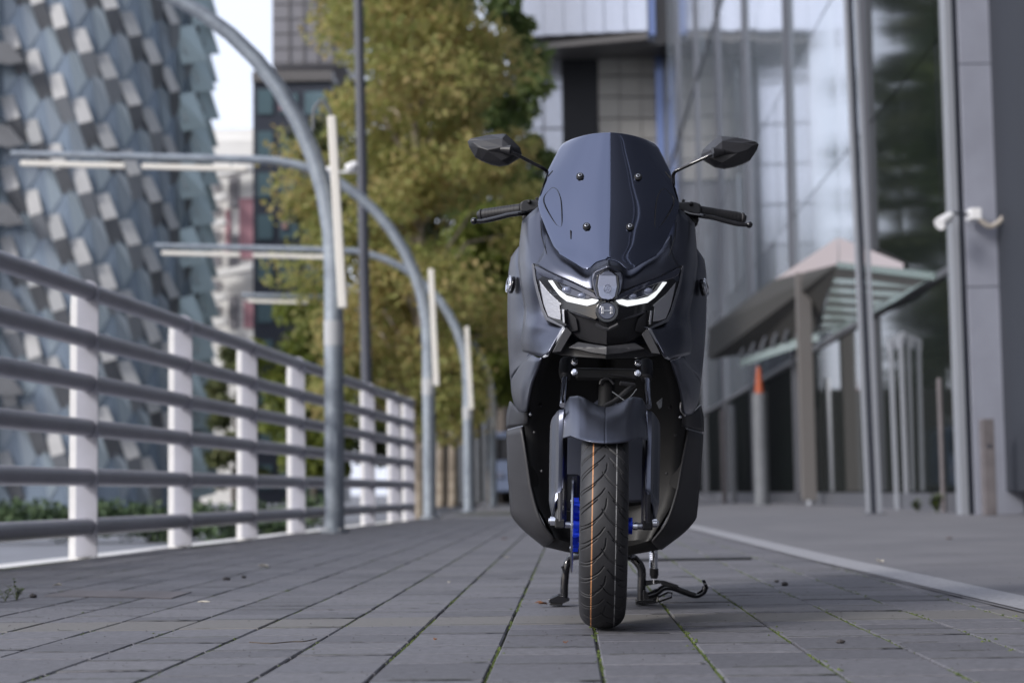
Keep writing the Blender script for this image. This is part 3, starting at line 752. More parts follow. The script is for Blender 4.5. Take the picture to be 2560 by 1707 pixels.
bollard(2167, 868, 1148, 23, 12, M['brownpost'], 'short thin post by the glass between portal frame and metal column')
# portal frame
pf = empty('portal_frame', (Pd(2070, 1150, 26.1).x, 26.1, 0)); tag(pf, 'narrow grey metal frame of three uprights standing before the glass', 'metal frame'); po = Vector(pf.location)
for a, b in (((2045, 785), (2060, 1152)), ((2068, 775), (2083, 1153)), ((2090, 762), (2106, 1154))):
    q0 = Pd(*b, 26.1)-po; q0.z = 0; MB().bar(q0, Pd(*a, 26.1)-po, .06, .06).build('upright', M['mull_l'], pf, bevel=.005)
p = [Pd(2037, 780, 26.1)-po, Pd(2095, 750, 26.1)-po, Pd(2095, 783, 26.1)-po, Pd(2040, 810, 26.1)-po]
MB().prism(p, (0, .06, 0)).build('top_plate', M['mull_l'], pf, bevel=.005)
# canopy
cn = empty('entrance_canopy', (Pd(1858, 1145, 34).x, 34, 0)); tag(cn, 'folded entrance canopy with pinkish fascia and green glass slats on a column', 'canopy'); no = Vector(cn.location)
P = lambda u, v_, Y: Pd(u, v_, Y)-no
MB().box((0, 0, P(1858, 640, 34).z/2+.1), (.27, .27, P(1858, 640, 34).z)).build('column', M['brown'], cn, bevel=.01)
MB().prism([P(1780, 642, 37), P(1925, 545, 31), P(1925, 606, 31)], (.02, .12, 0)).build('fascia', M['fascia'], cn)
MB().prism([P(1927, 545, 31), P(2075, 605, 25.8), P(2075, 628, 25.8), P(1927, 606, 31)], (.02, .12, 0)).build('fascia', M['fascia'], cn)
MB().prism([P(1925, 607, 31), P(1780, 643, 37), P(1628, 755, 44), P(1628, 826, 44), P(1720, 812, 41), P(1872, 762, 35)], (.0, .15, .02)).build('soffit', M['soffit'], cn)
tip, r0 = P(2145, 634, 23.4), P(1925, 608, 31)
MB().prism([r0+Vector((0, .12, 0)), tip+Vector((0, .12, 0)), P(1880, 768, 35)+Vector((0, .12, 0))], (0, .04, 0)).build('slat_backing', M['soffit'], cn)
low = P(1878, 772, 34.9)
for k in range(8):
    t0, t1 = (k+.12)/8, (k+.62)/8
    q0, q1 = low.lerp(r0, t0), low.lerp(r0, t1)
    e0, e1 = low.lerp(tip, min(1, t0*1.0+.10)), low.lerp(tip, min(1, t1*1.0+.10))
    MB().prism([q0, e0, e1, q1], (0, .05, 0)).build('glass_slat', M['cslat'], cn)
MB().prism([P(1700, 826, 41), P(1880, 757, 35), P(2075, 655, 25.6), tip, P(2060, 690, 25.8), P(1885, 780, 34.9), P(1700, 842, 41)], (0, .10, 0)).build('edge_beam', M['cslat'], cn)
MB().bar(r0, tip, .05, .10).build('edge_beam', M['cslat'], cn)
for k in range(6):
    a_ = P(1700, 820, 41).lerp(P(1860, 765, 35.2), k/6); b_ = P(1740, 735, 40).lerp(P(1880, 690, 34), k/6)
    MB().bar(a_, b_, .06, .10).build('soffit_rib', M['mull'], cn)
ms = empty('steel_mast', (Pd(2003, 1155, 21.5).x, 21.5, 0)); tag(ms, 'tall slim pair of light steel flats standing in front of the canopy', 'mast')
for dx, w_, mm in ((-.045, .062, 'mull_l'), (.02, .07, 'tdark'), (.088, .062, 'mull_l')):
    MB().bar((dx, 0 if mm != 'tdark' else .03, 0), (dx-.13, 0 if mm != 'tdark' else .03, 9), w_, .05).build('flat_bar', M[mm], ms, bevel=.004 if mm != 'tdark' else 0)
MB().box((.02, 0, .01), (.26, .2, .02)).build('foot', M['mull'], ms)
# weeds
def weed(x, y, h, n, label, m_, seed, ls=.02):
    r = random.Random(seed); t = empty('weed', (x, y, 0)); tag(t, label, 'weed')
    st = MB(); lf = MB()
    for k in range(n):
        a = r.uniform(0, 6.28); top = Vector((math.cos(a)*h*.5*r.random(), math.sin(a)*h*.4*r.random(), h*r.uniform(.5, 1)))
        st.tube([Vector((0, 0, 0)), top*.5+Vector((0, 0, h*.1)), top], h*.012, 4)
        for j in range(7):
            p = top*r.uniform(.3, 1)+Vector((0, 0, r.uniform(0, .1)*h)); b = r.uniform(0, 6.28); d = Vector((math.cos(b), math.sin(b), r.uniform(-.3, .5)))*ls*r.uniform(.7, 1.4); s_ = d.cross(Vector((0, 0, 1))).normalized()*ls*.35
            lf.add([p, p+d*.5+s_, p+d, p+d*.5-s_], [(0, 1, 2, 3)])
    st.build('stem', M['moss'], t); lf.build('leaves', m_, t)
wp1 = Gd(38*K, 1378*K); weed(wp1.x, wp1.y, .062, 9, 'small green weed sprouting from the paving at the lower left', M['moss'], 1, .014)
wp2 = Gd(12*K, 1380*K); weed(wp2.x, wp2.y, .045, 6, 'tiny weed at the left edge beside a slightly larger one', M['moss'], 2, .012)
weed(Pd(2152, 1165, 22).x, 22, .24, 26, 'bright green weed tuft at the foot of the glass facade', M['moss'], 3, .07)
weed(Pd(2105, 1165, 23.5).x, 23.5, .14, 18, 'low flat weed tuft under the portal frame', M['moss'], 4, .06)
# fallen leaves, pebbles, twig
def leaf(u, v_, s, m_, label, seed):
    r = random.Random(seed); p = Gd(u*K, v_*K); a = r.uniform(0, 6.28); m = MB()
    pts = [(-1, 0), (-.4, .42), (.2, .45), (1, 0), (.3, -.35), (-.4, -.42)]
    top = []
    for x, y in pts:
        top.append(Vector((s*(x*math.cos(a)-y*math.sin(a)), s*(x*math.sin(a)+y*math.cos(a)), .006+s*.45*abs(y)*r.uniform(.6, 1.6)+s*.22*r.random())))
    c = Vector((0, 0, .008)); n = len(top)
    m.add(top+[c]+[q-Vector((0, 0, .0012)) for q in top+[c]], [(k, (k+1) % n, n) for k in range(n)]+[(n+1+k, n+1+(k+1) % n, 2*n+1)[::-1] for k in range(n)]+[(k, (k+1) % n, n+1+(k+1) % n, n+1+k) for k in range(n)])
    o = m.build('fallen_leaf', m_); o.location = (p.x, p.y, 0); tag(o, label, 'leaf')
leaf(1247, 1392, .020, M['leaf'], 'curled rust-brown leaf beside the left foot of the centre stand', 1)
leaf(1238, 1388, .012, M['leaf'], 'small orange-brown leaf scrap touching the curled leaf by the stand', 2)
leaf(1300, 1482, .013, M['leaf'], 'small brown leaf lying in front of the front tyre, to its left', 3)
leaf(1000, 1474, .010, M['leaf'], 'tiny brown leaf caught in a mossy joint at lower middle', 4)
leaf(2180, 1240, .030, M['leaf'], 'brown leaf on the smooth paving far right beyond the white line', 5)
leaf(2022, 1293, .030, M['leaf2'], 'pale leaf just beyond the white line at right', 6)
leaf(1164, 1283, .022, M['leaf2'], 'pale leaf on the slabs left of the lower fairing', 7)
leaf(1032, 1341, .014, M['leaf2'], 'small pale leaf on the slabs left of the tyre', 8)
leaf(605, 1303, .026, M['leaf2'], 'white scrap of leaf on the slabs below the third railing post', 9)
leaf(132, 1330+18, .018, M['leaf2'], 'pale leaf scrap right behind the weed at lower left', 10)
leaf(1158, 1240, .030, M['leaf'], 'faint orange leaf far back left of the scooter', 11)
leaf(468, 1388, .020, M['leaf2'], 'pale curled leaf on the slabs right of the cover plate', 12)
def pebble(u, v_, s, label, seed):
    r = random.Random(seed); p = Gd(u*K, v_*K); m = MB().ball((0, 0, s*.4), s, 7, 5, (r.uniform(.9, 1.4), 1, .55))
    m.v = [tuple(c*r.uniform(.85, 1.15) for c in q) for q in m.v]
    o = m.build('pebble', M['stone'], smooth=True); o.location = (p.x, p.y, -.001); tag(o, label, 'pebble')
pebble(76, 1371, .014, 'dark round pebble touching the larger weed at lower left', 1)
pebble(520, 1331, .012, 'dark pebble on the slabs below the second railing bay', 2)
pebble(560, 1334-8, .011, 'dark crumb of soil in a joint right of the dark pebble', 3)
pebble(1802, 1343, .012, 'small dark pebble on the slabs to the right of the stand pedal', 4)
pebble(1784, 1330+6, .008, 'tiny dark pebble behind the one right of the pedal', 5)
pebble(1930, 1480-5, .008, 'tiny dark pebble beside a mossy joint at lower right', 6)
tw = [Gd(u*K, v_*K)+Vector((0, 0, .004)) for u, v_ in ((573, 1478), (620, 1481), (670, 1477), (700, 1476), (727, 1470))]
tag(MB().tube(spline(tw, 5), .0012, 5).build('twig', M['twig']), 'thin curved dark twig lying on the slabs at lower left', 'twig')

#SCOOTER
# ------------------------------------------------------------------ THE SCOOTER
D0 = 4.25; LEAN = 0.0345
org = Pt(1505, 1500, D0); org.z = 0
# find the ground point under u=1505 at this depth
for _ in range(3):
    lo, hi = 1200, 1800
    for k in range(40):
        mid = (lo+hi)/2
        if Pt(1505, mid, D0).z > 0: lo = mid
        else: hi = mid
    org = Pt(1505, lo, D0); org.z = 0
YAW = math.atan2(org.x, org.y)
SM = (Matrix.Rotation(-YAW, 4, 'Z') @ Matrix.Rotation(LEAN, 4, 'Y'))
scoot = empty('scooter', tuple(org), tuple(SM.to_euler()))
tag(scoot, 'dark satin grey maxi scooter facing the camera on its centre stand with lit headlights', 'scooter')
RI = SM.to_3x3().inverted(); YD = SM.to_3x3() @ Vector((0, 1, 0))
def L(u, v_, d):
    r = CR.to_3x3() @ Vector(((u-1280)/FPX, -(v_-853.5)/FPX, -1)); c0 = Vector((0, 0, CAMH))
    t = (d-(c0-org).dot(YD))/r.dot(YD)
    return RI @ (c0+r*t-org)
def A(x, y, d): return L(1140+x/2.94, 300+y/2.94, d)
def B(x, y, d): return L(1240+x/4.193, 620+y/4.193, d)
def Cc(x, y, d): return L(1240+x/4.193, 860+y/4.193, d)
def E(x, y, d): return L(1240+x/4.193, 1200+y/4.193, d)
def SP(name, m_, rows, nu=4, nv=4, lu=False, lv=False, solid=.004, both=True, parent=scoot, bevel=0, angle=40):
    """a body panel: curved sheet with thickness, and its mirror image"""
    if both == 'join':
        for r_ in rows: r_[0 if abs(r_[0].x) < abs(r_[-1].x) else -1].x = 0
    v, f = grid(rows, nu, nv, lu, lv)
    o = None
    for s in ((1, -1) if both else (1,)):
        m = MB(); m.add([(q.x*s, q.y, q.z) for q in v], f)
        if both == 'join':
            m.add([(-q.x, q.y, q.z) for q in v], [t[::-1] for t in f])
        o = m.build(name, m_, parent, smooth=True, solid=solid, bevel=bevel, angle=angle)
        if both == 'join': break
    return o
def plate(name, m_, pts, zf, off=0.0, th=.012, both=True, bevel=.0012, parent=scoot, res=.02):
    """flat outline (map fn(x,y,d) points) laid over depth profile zf(x,y), with thickness"""
    fn = pts[0]; P2 = [Vector((x, y, 0)) for x, y in pts[1:]]
    bm = bmesh.new(); vs = [bm.verts.new(p) for p in P2]
    for t in tessellate_polygon([P2]): 
        try: bm.faces.new([vs[i] for i in t])
        except ValueError: pass
    for _ in range(3):
        es = [e for e in bm.edges if e.calc_length() > 60]
        if es: bmesh.ops.subdivide_edges(bm, edges=es, cuts=1)
        bmesh.ops.triangulate(bm, faces=bm.faces)
    out = None
    if both == 'join':
        g = bmesh.ops.duplicate(bm, geom=bm.verts[:]+bm.edges[:]+bm.faces[:]); cm = max(p.x for p in P2)
        left = [q for q in bm.verts if q not in set(e for e in g['geom'] if isinstance(e, bmesh.types.BMVert))]
        dup = [e for e in g['geom'] if isinstance(e, bmesh.types.BMVert)]
        for S_, vv in ((1, left), (-1, dup)):
            for q in vv:
                p = fn(q.co.x, q.co.y, zf(q.co.x, q.co.y)+off); cen = q.co.x > cm-6
                q.co = Vector((0 if cen else p.x*S_, p.y, p.z))
        bmesh.ops.reverse_faces(bm, faces=list({f_ for q in dup for f_ in q.link_faces}))
        bmesh.ops.remove_doubles(bm, verts=bm.verts, dist=.0004)
        r = bmesh.ops.extrude_face_region(bm, geom=bm.faces[:])
        for q in [e for e in r['geom'] if isinstance(e, bmesh.types.BMVert)]: q.co.y += th
        bmesh.ops.recalc_face_normals(bm, faces=bm.faces)
        me = bpy.data.meshes.new(name); bm.to_mesh(me); bm.free(); me.materials.append(m_)
        return link(name, me, parent, smooth=True, bevel=bevel, angle=30)
    for s in ((1, -1) if both is True else (1,)):
        b2 = bm.copy(); b2.verts.ensure_lookup_table(); b2.faces.ensure_lookup_table()
        front = []; 
        for q in b2.verts:
            x, y = q.co.x, q.co.y
            p = fn(x, y, zf(x, y)+off); q.co = Vector((p.x*s, p.y, p.z))
        r = bmesh.ops.extrude_face_region(b2, geom=b2.faces[:])
        for q in [e for e in r['geom'] if isinstance(e, bmesh.types.BMVert)]: q.co.y += th
        bmesh.ops.recalc_face_normals(b2, faces=b2.faces)
        me = bpy.data.meshes.new(name); b2.to_mesh(me); b2.free(); me.materials.append(m_)
        out = link(name, me, parent, smooth=True, bevel=bevel, angle=30)
    bm.free()
    return out
# ---- body hull behind
m = MB()
secs = [(.50, .175, .30, .93), (.62, .17, .26, .90), (.80, .15, .24, .62), (1.0, .16, .26, .62), (1.2, .165, .40, .74), (1.5, .15, .52, .78), (1.78, .06, .66, .80)]
rows = []
for y, hw, z0, z1 in secs:
    rows.append([(-hw*.8, y, z0), (-hw, y, z0+(z1-z0)*.3), (-hw, y, z0+(z1-z0)*.75), (-hw*.6, y, z1), (0, y, z1+.01), (hw*.6, y, z1), (hw, y, z0+(z1-z0)*.75), (hw, y, z0+(z1-z0)*.3), (hw*.8, y, z0), (0, y, z0-.01)])
vs = [p for r in rows for p in r]; fs = [(i*10+k, i*10+(k+1) % 10, i*10+10+(k+1) % 10, i*10+10+k) for i in range(len(rows)-1) for k in range(10)]
fs += [tuple(range(10)), tuple(60+k for k in range(10))]
m.add(vs, fs); m.build('rear_body', M['paint'], scoot, smooth=True, bevel=.006)
m = MB(); rows = []
for y, hw, z in ((.92, .09, .68), (1.05, .13, .76), (1.3, .14, .80), (1.42, .13, .80), (1.46, .12, .86), (1.75, .08, .88)):
    rows.append([(-hw, y, z-.04), (-hw*.9, y, z), (0, y, z+.015), (hw*.9, y, z), (hw, y, z-.04)])
v, f = grid(rows, 3, 3); MB().add(v, f).build('seat', M['black'], scoot, smooth=True, solid=.02)
MB().add(*grid([[(-.16, .78, .25), (-.16, .80, .60), (-.12, .6, .9)], [(.16, .78, .25), (.16, .80, .60), (.12, .6, .9)]], 3, 2)).build('leg_shield', M['plastic'], scoot, smooth=True, solid=.01)
# ---- dark inner wheel well
rows = [[B(560, 1000, .30), B(800, 1000, .30), B(1190, 1010, .30)],
        [Cc(470, 150, .34), Cc(800, 150, .42), Cc(1170, 150, .45)],
        [Cc(360, 420, .38), Cc(760, 420, .46), Cc(1160, 420, .50)],
        [Cc(300, 830, .44), Cc(720, 830, .50), Cc(1150, 830, .52)],
        [E(330, 0, .46), E(720, 0, .52), E(1140, 0, .53)],
        [E(420, 250, .46), E(760, 250, .53), E(1135, 250, .53)],
        [E(600, 560, .47), E(800, 620, .52), E(1130, 640, .52)],
        [E(612, 600, .47), E(850, 680, .50), E(1130, 700, .50)],
        [E(512, 690, .55), E(820, 760, .52), E(1125, 795, .50)],
        [E(530, 680, .70), E(820, 740, .72), E(1120, 780, .72)]]
SP('inner_fairing', M['black'], rows, both='join', nu=3, nv=2, lv=True)
# ---- main front cowl, two halves
rows = [
 [A(640, 600, .33), A(606, 640, .325), A(570, 672, .335), A(535, 702, .355), A(492, 745, .41)],
 [A(680, 760, .29), A(615, 790, .28), A(565, 820, .288), A(520, 838, .32), A(479, 850, .40)],
 [A(720, 880, .245), A(650, 910, .235), A(580, 930, .242), A(520, 940, .285), A(470, 935, .40)],
 [A(800, 1000, .19), A(690, 1020, .185), A(600, 1035, .20), A(525, 1040, .25), A(462, 1030, .37)],
 [A(860, 1130, .135), A(720, 1100, .147), A(615, 1100, .172), A(540, 1110, .222), A(468, 1110, .34)],
 [A(900, 1260, .12), A(760, 1250, .14), A(640, 1240, .17), A(550, 1230, .21), A(480, 1220, .31)],
 [A(940, 1400, .12), A(820, 1400, .14), A(700, 1400, .17), A(590, 1390, .20), A(505, 1370, .29)],
 [B(860, 790, .125), B(720, 800, .135), B(560, 780, .155), B(430, 740, .19), B(300, 700, .28)],
 [B(720, 826, .105), B(650, 840, .12), B(520, 830, .15), B(390, 820, .19), B(290, 800, .28)],
 [B(680, 890, .10), B(600, 910, .12), B(490, 900, .155), B(370, 900, .20), B(280, 890, .29)],
 [B(620, 985, .095), B(550, 1000, .12), B(450, 1000, .16), B(360, 1000, .21), B(270, 990, .30)],
 [B(548, 1105, .09), B(500, 1145, .12), B(440, 1130, .165), B(365, 1105, .22), B(280, 1080, .31)]]
SP('front_cowl', M['paint'], rows, nu=4, nv=3, solid=.005)
# edge strip along the lower corner of the cowl
plate('cowl_edge', M['mull_l'] if False else M['steel'], [B, (716, 830), (700, 826), (556, 1085), (485, 1142), (500, 1150), (548, 1132), (726, 842)], lambda x, y: .10+.00004*(700-x), -.006, .012)
# ---- outer side panels with badges
rows = [
 [A(468, 930, .41), A(440, 965, .44), A(410, 1012, .50)],
 [A(480, 1030, .385), A(440, 1050, .42), A(396, 1090, .50)],
 [A(505, 1130, .345), A(450, 1150, .40), A(389, 1180, .50)],
 [A(520, 1260, .315), A(450, 1280, .385), A(385, 1300, .50)],
 [A(535, 1400, .295), A(455, 1420, .38), A(384, 1440, .50)],
 [B(300, 870, .295), B(215, 880, .38), B(131, 890, .50)],
 [B(300, 1000, .305), B(220, 1010, .39), B(137, 1040, .50)],
 [B(375, 1100, .225), B(250, 1150, .38), B(148, 1220, .50)],
 [B(270, 1240, .34), B(200, 1300, .42), B(160, 1385, .50)]]
SP('side_panel', M['paint'], rows, nu=4, nv=3, solid=.005)
# ---- lower folded fairing
rows = [
 [B(485, 1150, .13), B(440, 1150, .15), B(365, 1112, .225), B(255, 1240, .35), B(161, 1390, .49)],
 [Cc(440, 260, .16), Cc(390, 290, .185), Cc(320, 320, .25), Cc(240, 350, .35), Cc(163, 395, .49)],
 [Cc(385, 400, .19), Cc(340, 430, .23), Cc(280, 460, .28), Cc(220, 490, .37), Cc(172, 510, .49)],
 [Cc(350, 560, .23), Cc(315, 590, .27), Cc(280, 620, .31), Cc(240, 640, .38), Cc(198, 620, .48)],
 [Cc(330, 690, .28), Cc(312, 708, .30), Cc(290, 712, .34), Cc(262, 705, .39), Cc(238, 695, .47)]]
SP('lower_fairing', M['paint'], rows, nu=3, nv=3, lu=True, solid=.005)
SP('belly_upper', M['plastic'], [
 [Cc(150, 600, .52), Cc(240, 690, .46), Cc(330, 690, .40)], [Cc(118, 740, .53), Cc(220, 780, .47), Cc(332, 800, .41)], [Cc(114, 880, .53), Cc(200, 862, .48), Cc(334, 834, .42)]], nu=3, nv=3, solid=.005)
plate('belly_trim', M['steel'], [Cc, (118, 888), (280, 846), (284, 862), (268, 874), (120, 912)], lambda x, y: .53-.0005*(x-118), -.004, .012)
SP('belly_panel', M['dplastic'], [
 [Cc(116, 905, .53), Cc(190, 885, .48), Cc(268, 866, .44)],
 [Cc(121, 1100, .53), Cc(215, 1100, .475), Cc(308, 1100, .43)],
 [Cc(131, 1400, .53), Cc(245, 1400, .48), Cc(352, 1400, .43)],
 [E(140, 60, .53), E(255, 60, .48), E(365, 60, .43)],
 [E(152, 270, .53), E(290, 270, .48), E(418, 270, .43)],
 [E(172, 375, .53), E(320, 400, .48), E(478, 430, .43)],
 [E(285, 510, .53), E(400, 535, .48), E(545, 530, .44)],
 [E(440, 640, .54), E(505, 645, .50), E(600, 600, .45)],
 [E(508, 694, .55), E(545, 682, .52), E(612, 612, .46)]], nu=4, nv=3, solid=.005)
plate('belly_inner', M['black'], [Cc, (268, 866), (334, 834), (420, 1300), (470, 1568), (580, 1800), (612, 2030), (545, 1960), (418, 1700), (352, 1400), (308, 1100)], lambda x, y: .44+.0002*(x-268), .0, .02)
# ---- hood above the headlights
rows = [
 [A(1130, 980, .14), A(1030, 1000, .14), A(960, 1050, .14), A(860, 1000, .16), A(740, 930, .205), A(655, 830, .262)],
 [A(1130, 1050, .085), A(1040, 1078, .085), A(965, 1130, .09), A(850, 1065, .115), A(735, 1000, .165), A(648, 900, .230)],
 [A(1130, 1072, .05), A(1015, 1115, .06), A(985, 1180, .068), A(850, 1135, .092), A(715, 1060, .136), A(646, 960, .200)],
 [A(1130, 1085, .045), A(1010, 1160, .055), A(1000, 1253, .058), A(850, 1190, .085), A(705, 1125, .122), A(590, 1062, .183)]]
SP('hood', M['paint'], rows, nu=4, nv=4, solid=.004)
MB().tube([A(622, 742, .276), A(628, 850, .246), A(660, 960, .190), A(713, 1128, .117)], .0012, 5).mirror().build('panel_gap', M['black'], scoot)
# ---- windscreen
zs_ = lambda y: .335-(y-95)*.00026
def srow(y, e, n=6, bulge=.11, p=2.2):
    ex, ey = e; cx = 1147-(y-95)*.0185; out = []
    for k in range(n):
        s = k/(n-1); x = cx+(ex-cx)*s; out.append(A(x, y+(ey-y)*s**p, zs_(y+(ey-y)*s**p)-.03+bulge*s**2.2))
    return out
rows = [srow(95, (800, 168)), srow(130, (772, 198)), srow(190, (748, 240)), srow(270, (712, 308)), srow(360, (676, 380)), srow(440, (650, 455)), srow(520, (626, 530)), srow(600, (606, 606), bulge=.115),
        srow(680, (615, 670), bulge=.115), srow(760, (645, 752)), srow(840, (682, 845), bulge=.10), srow(920, (722, 932), bulge=.09)]
last = [A(1129, 1025, .063), A(1085, 1031, .062), A(1030, 1050, .060), A(960, 1098, .056), A(860, 1045, .091), A(765, 988, .137)]
mid = [A(1130, 985, .074), A(1075, 988, .074), A(1020, 1000, .075), A(930, 1020, .081), A(840, 1000, .108), A(752, 968, .145)]
rows += [mid, last]
for r_ in rows: r_[0].x = 0
v, f = grid(rows, 4, 2)
m = MB(); m.add(v, f); m.mirror()
me = m.mesh('windscreen', [M['screen']]); bm = bmesh.new(); bm.from_mesh(me); bmesh.ops.remove_doubles(bm, verts=bm.verts, dist=.0016); bmesh.ops.recalc_face_normals(bm, faces=bm.faces); bm.to_mesh(me); bm.free()
ws = link('windscreen', me, scoot, smooth=True, solid=.004, bevel=.001, angle=50)
# outline of the recessed shape in the screen, scratches
oc = [(705, 500), (660, 545), (643, 580), (650, 625), (690, 700), (740, 770), (775, 783), (777, 700), (770, 590), (748, 520), (722, 500), (705, 500)]
def sdep(x, y):
    cx = 1147-(y-95)*.0185; e = np.interp(y, [168, 308, 455, 606, 670, 752, 845, 932], [800, 712, 650, 606, 615, 645, 682, 722]); s = (x-cx)/(e-cx)
    return zs_(y)-.03+.112*max(s, 0)**2.2-.005
for s in (1, -1): MB().tube([Vector((q.x*s, q.y, q.z)) for q in spline([A(x, y, sdep(x, y)) for x, y in oc], 4)], .0011, 5).build('inlay_line', M['black'], scoot)
MB().tube([A(842, 812, sdep(842, 812)-.004), A(845, 872, sdep(845, 872)-.004)], .0017, 5).build('slot', M['black'], scoot)
MB().tube([A(712, 375, sdep(712, 375)-.002), A(675, 418, sdep(675, 418)-.002)], .0022, 5).mirror().build('slot', M['black'], scoot)
for x, y in ((912, 424), (960, 792)):
    for s in (1, -1):
        dd = sdep(x, y)+.0025
        c = A(x, y, dd); c.x *= s; m = MB(); m.tube([c+Vector((0, .004, 0)), c+Vector((0, -.006, .004))], .0098, 18)
        o = m.build('rubber_grommet', M['black'], scoot, smooth=True, bevel=.0015)
        m = MB().tube([c+Vector((0, -.004, .003)), c+Vector((0, -.0095, .006))], .0055, 14); o2 = m.build('screw', M['steel'], o, bevel=.001)
        MB().tube([c+Vector((0, -.009, .0055)), c+Vector((0, -.0105, .0065))], .0028, 6).build('hex_recess', M['black'], o)
# dark dashboard behind the screen and under its edge
SP('dashboard', M['plastic'], [[A(830, 230, .50), A(1147, 170, .45)], [A(720, 420, .48), A(1145, 420, .37)], [A(680, 640, .42), A(1140, 640, .28)], [A(730, 860, .32), A(1135, 860, .20)], [A(800, 1010, .24), A(1130, 1030, .15)]], both='join', nu=3, nv=2)
# ---- headlights
dh = lambda x, y: .035+.155*(max(0, 1185-x)/800)**1.5
tp = lambda n, m_, pts, off, th=.012, **k: plate(n, m_, [B]+pts, dh, off, th, **k)
for s in (1, -1):
    hl = empty('headlight', (0, 0, 0)); hl.parent = scoot
    def hp(name, m_, pts, off, th=.012, bevel=.0012):
        o = plate(name, m_, [B]+pts, dh, off, th, both=False, parent=hl, bevel=bevel)
        if s < 0:
            me = o.data
            for q in me.vertices: q.co.x *= -1
            me.flip_normals()
        return o
    hp('housing', M['gloss'], [(383, 160), (420, 165), (600, 250), (1030, 452), (1062, 520), (1185, 545), (1185, 640), (1040, 745), (742, 642), (735, 812), (650, 800), (520, 735), (480, 640), (430, 430)], 0, .04)
    hp('rim', M['mull'], [(372, 175), (385, 158), (400, 190), (418, 330), (448, 450), (500, 640), (540, 722), (722, 822), (712, 838), (520, 752), (478, 660), (420, 455), (392, 330)], -.004, .01)
    hp('upper_lens', M['smoke_lens'], [(402, 188), (440, 196), (640, 292), (1022, 470), (1062, 522), (1080, 546), (1000, 515), (840, 435), (640, 350), (470, 290), (432, 262)], -.010, .01)
    hp('reflector', M['reflector'], [(452, 335), (560, 470), (688, 588), (668, 604), (680, 755), (610, 742), (545, 716), (500, 590), (470, 440)], -.004, .008)
    hp('light_strip', M['led'], [(545, 338), (592, 338), (652, 430), (742, 498), (850, 528), (958, 540), (1010, 530), (1078, 545), (1040, 580), (955, 604), (905, 594), (742, 558), (668, 500), (610, 428)], -.009, .008)
    hp('strip_end', M['reflector'], [(690, 640), (712, 640), (722, 790), (700, 785)], -.008, .01)
    hp('inner_bezel', M['smoke_lens'], [(665, 370), (840, 440), (1010, 515), (960, 530), (850, 515), (745, 480)], -.003, .008)
    for x, y, r_ in ((752, 440, .011), (905, 500, .009)):
        p = B(x, y, dh(x, y)-.006); p.x *= s; MB().ball(p, r_, sc=(1.3, .6, .8)).build('projector', M['lens'], hl, smooth=True)
# ---- centre position light with emblem
dc = lambda x, y: .030+.00006*abs(1180-x)
def symm(name, m_, half, off, th, zf=dc, ax=lambda y: 1186-(y-500)*.0205, bevel=.0015):
    """half outline on the left, closed by mirroring about the scooter axis"""
    pts = half+[(2*ax(y)-x, y+ (x*0)) for x, y in half[::-1]]
    fn = lambda x, y, d: B(x, y, d)
    p3 = [B(x, y, zf(x, y)+off) for x, y in half]
    full = [Vector(p) for p in p3]+[Vector((-p.x, p.y, p.z)) for p in p3[::-1]]
    return MB().prism(full, (0, th, 0)).build(name, m_, scoot, bevel=bevel)
symm('emblem_frame', M['paint'], [(1192, 185), (1100, 222), (1030, 255), (1008, 330), (1025, 440), (1062, 530), (1190, 560)], -.004, .03)
symm('emblem_frame', M['gloss'], [(1190, 222), (1125, 240), (1058, 288), (1040, 400), (1060, 500), (1100, 540), (1188, 552)], -.008, .02)
el = symm('emblem_lens', M['lens'], [(1190, 240), (1130, 255), (1082, 290), (1066, 400), (1085, 500), (1110, 528), (1188, 540)], -.013, .014, bevel=.004)
def badge(c, r, parent, R=None, mm='chrome', sq=1.0, name='badge'):
    m = MB(); ring = []
    for k in range(25):
        a = 2*math.pi*k/24; ring.append(Vector((math.cos(a)*r*sq, 0, math.sin(a)*r)))
    T = (lambda q: c+(R @ q if R else q))
    m.tube([T(q) for q in ring], r*.11, 6, caps=False)
    for k in range(3):
        a = math.pi/2+k*2*math.pi/3; d = Vector((math.cos(a)*sq, 0, math.sin(a))); n_ = Vector((-math.sin(a)*sq, 0, math.cos(a)))
        m.tube([T(d*r*-.1), T(d*r*.95)], r*.07, 5)
        for t in (-1, 1): m.tube([T(d*r*.35+n_*r*.17*t), T(d*r*.82+n_*r*.17*t)], r*.05, 5)
        m.tube([T(d*r*.35-n_*r*.17), T(d*r*.35+n_*r*.17)], r*.05, 5)
    return m.build(name, M[mm], parent)
c = B(1186, 420, .012); c.x = 0; badge(c, .0085, el, mm='lens', name='emblem')
for s in (1, -1):
    c = B(175, 385, .40); c.x = (c.x-.004)*s
    R = Matrix.Rotation(math.radians(-73*s), 3, 'Z') @ Matrix.Rotation(math.radians(-8), 3, 'X')
    o = MB().tube([c+R @ Vector((0, .006, 0)), c+R @ Vector((0, -.003, 0))], .023, 24).build('badge_plate', M['gloss'], scoot, smooth=True, bevel=.001)
    badge(c+R @ Vector((0, -.007, 0)), .021, o, R)
